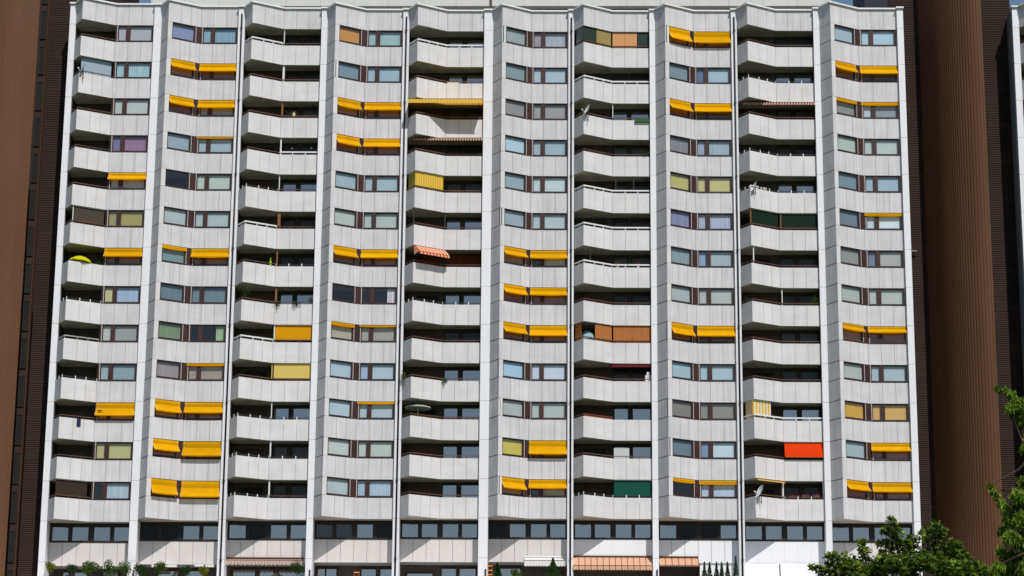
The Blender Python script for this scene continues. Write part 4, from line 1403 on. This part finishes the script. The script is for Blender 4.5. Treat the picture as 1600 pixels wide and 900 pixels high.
# ------------------------------------------------------------------ ground and trees
gm = MB()
gm.quad((-2500, -1200, 0), (2500, -1200, 0), (2500, 3500, 0), (-2500, 3500, 0))
g = link("ground", gm, mat("grass_ground", (.06, .085, .03, 1), .95, .1, [((.2, .2, .2), .3), ((2, 2, 2), .2)]))
g["kind"] = "structure"
BARK = mat("bark", (.06, .045, .03, 1), .9, .1, [((4, 4, 1), .3)])
def leaf_shape(mb, q, d, e, l, kind):
    if kind == 'maple':
        # five-lobed leaf as a fan of kites
        nrm = d.cross(e)
        n = len(mb.v)
        pts = [(-.42, 0), (-.1, .16), (-.02, .5), (.16, .2), (.52, 0), (.16, -.2), (-.02, -.5), (-.1, -.16)]
        for (a, c) in pts:
            mb.v.append(tuple(q + d * a * l + e * c * l + nrm * (-abs(c) * .25 * l)))
        mb.f += [(n, n + 1, n + 7), (n + 1, n + 2, n + 3), (n + 7, n + 5, n + 6), (n + 1, n + 3, n + 5, n + 7), (n + 3, n + 4, n + 5)]
    else:
        nrm = d.cross(e)
        n = len(mb.v)
        for (a, c, h) in ((-.7, 0, 0), (-.1, .2, -.05), (.8, 0, -.15), (-.1, -.2, -.05), (0, 0, .04)):
            mb.v.append(tuple(q + d * a * l + e * c * l + nrm * h * l))
        mb.f += [(n, n + 4, n + 1), (n + 4, n + 2, n + 1), (n, n + 3, n + 4), (n + 4, n + 3, n + 2)]
def tree(label, Y, base_px, clumps, mats, kind, leaf, dens, seed, body):
    rng = random.Random(seed)
    base = at(base_px, 900, Y)
    t = thing("tree", label, "tree", (base.x, Y, 0))
    px_m = FPX / (Y - CAM.y) / 1.03
    fork = Vector((base.x, Y, body[2] * .55))
    tk = MB()
    tk.tube((base.x, Y, 0), fork, .2, .14, 9)
    tk.tube(fork, (base.x + .1, Y, body[2]), .14, .05, 8)
    link("trunk", tk, BARK, t, True)
    lb = MB()
    crowns = [MB() for _ in mats]
    def clump(c, r, n, flat=.8):
        for _ in range(n):
            while True:
                p = Vector((rng.uniform(-1, 1), rng.uniform(-1, 1), rng.uniform(-1, 1)))
                if p.length <= 1:
                    break
            q = c + Vector((p.x * r, p.y * r, p.z * r * flat))
            if kind == 'maple':
                d = Vector((rng.gauss(0, 1), rng.gauss(0, 1), rng.gauss(-.3, .5))).normalized()
                e = d.cross(Vector((rng.gauss(0, .5), rng.gauss(-.5, .5), rng.gauss(.9, .4)))).normalized()
            else:
                d = Vector((rng.gauss(0, .5), rng.gauss(0, .5), rng.gauss(-.8, .4))).normalized()
                e = d.cross(Vector((rng.gauss(0, .6), rng.gauss(-.7, .6), rng.gauss(.3, .5)))).normalized()
            w = rng.random()
            ci = min(len(mats) - 1, int(w ** 1.45 * len(mats)))
            leaf_shape(crowns[ci], q, d, e, leaf * rng.uniform(.65, 1.25), kind)
    for (px, py, rp) in clumps:
        c = at(px, py, Y + rng.uniform(-.5, .5))
        r = rp / px_m
        clump(c, r, max(10, int(dens * rp * rp)))
        s = fork.lerp(Vector((base.x, Y, body[2])), rng.uniform(.3, 1))
        m = s.lerp(c, .55) + Vector((0, 0, -.15))
        lb.tube(s, m, .04, .025, 5)
        lb.tube(m, c + Vector((0, 0, r * .3)), .025, .008, 5)
    # the crown below the picture edge
    for _ in range(body[4]):
        a, rr = rng.uniform(0, 2 * pi), body[0] * sqrt(rng.random())
        zz = rng.uniform(body[1], body[3])
        f = 1 - .35 * abs((zz - (body[1] + body[3]) / 2) / ((body[3] - body[1]) / 2))
        c = Vector((base.x + rr * f * cos(a), Y + rr * f * sin(a), zz))
        clump(c, .55, int(body[5]))
        lb.tube(fork.lerp(Vector((base.x, Y, body[2])), rng.random()), c, .03, .01, 4)
    link("limbs", lb, BARK, t)
    for cmb, m in zip(crowns, mats):
        link("crown", cmb, m, t)
    return t
MA = [leafmat("maple_dark", (.044, .088, .008, 1)), leafmat("maple_mid", (.095, .16, .013, 1)), leafmat("maple_bright", (.22, .28, .022, 1))]
MBR = [leafmat("cherry_mid", (.085, .165, .014, 1)), leafmat("cherry_bright", (.14, .235, .018, 1)), leafmat("cherry_yellow", (.24, .30, .04, 1))]
tree("dark green maple tree with lobed leaves before the rightmost columns", -105.0, 1375,
     [(1272, 888, 9), (1284, 893, 12), (1300, 872, 13), (1306, 890, 18), (1322, 876, 15), (1334, 893, 22), (1345, 848, 9), (1350, 862, 11), (1352, 885, 20), (1372, 893, 20), (1393, 813, 8), (1385, 828, 10), (1400, 832, 13),
      (1384, 853, 16), (1405, 856, 18), (1380, 880, 20), (1404, 884, 24), (1424, 846, 14), (1432, 870, 20), (1424, 894, 20), (1440, 832, 6), (1446, 880, 18)],
     MA, 'maple', .165, .50, 3, (2.6, 3.2, 8.6, 8.6, 46, 90))
tree("second green maple tree before the brown fluted tower", -103.0, 1490,
     [(1460, 818, 8), (1450, 830, 10), (1468, 832, 12), (1458, 850, 17), (1476, 862, 18), (1462, 880, 22), (1490, 852, 13), (1500, 872, 18), (1488, 892, 22), (1516, 880, 14), (1512, 895, 18), (1532, 890, 13), (1546, 897, 12)],
     MA[:2] + [MBR[1]], 'maple', .16, .52, 9, (2.2, 3.2, 8.4, 8.5, 36, 90))
tree("bright green tree with long drooping leaves at the right picture edge", -112.0, 1655,
     [(1558, 609, 5), (1568, 610, 6), (1580, 618, 9), (1590, 630, 11), (1578, 638, 8), (1598, 645, 12), (1585, 650, 6), (1596, 662, 6), (1600, 703, 6), (1612, 640, 22), (1620, 690, 22),
      (1546, 760, 5), (1551, 768, 6), (1558, 778, 7), (1565, 788, 8), (1572, 798, 8), (1580, 795, 10), (1597, 752, 9), (1590, 775, 12), (1602, 780, 16), (1578, 815, 13), (1596, 812, 16), (1566, 832, 9), (1580, 842, 14), (1598, 848, 18),
      (1562, 862, 8), (1574, 870, 13), (1594, 880, 20), (1560, 886, 10), (1576, 894, 14), (1620, 760, 26), (1625, 830, 30), (1622, 890, 30)],
     MBR, 'long', .125, .85, 5, (2.6, 3.0, 13.0, 8.2, 40, 90))

# small wall lamp on the dark slats right of the block
p = at(1428, 393, 5.5)
t = thing("wall_lamp", "small pale wall lamp on dark slats right of white block", "lamp", (p.x, 5.5, p.z))
mb = MB()
mb.box(p.x - .19, p.x + .19, 5.3, 5.4, p.z - .035, p.z + .035)
link("lamp_tube", mb, mat("lamp_grey", (.34, .33, .31, 1), .5, .2), t)
mb = MB()
mb.box(p.x - .03, p.x + .03, 5.4, 5.6, p.z - .02, p.z + .02)
link("bracket", mb, DRAIL, t)
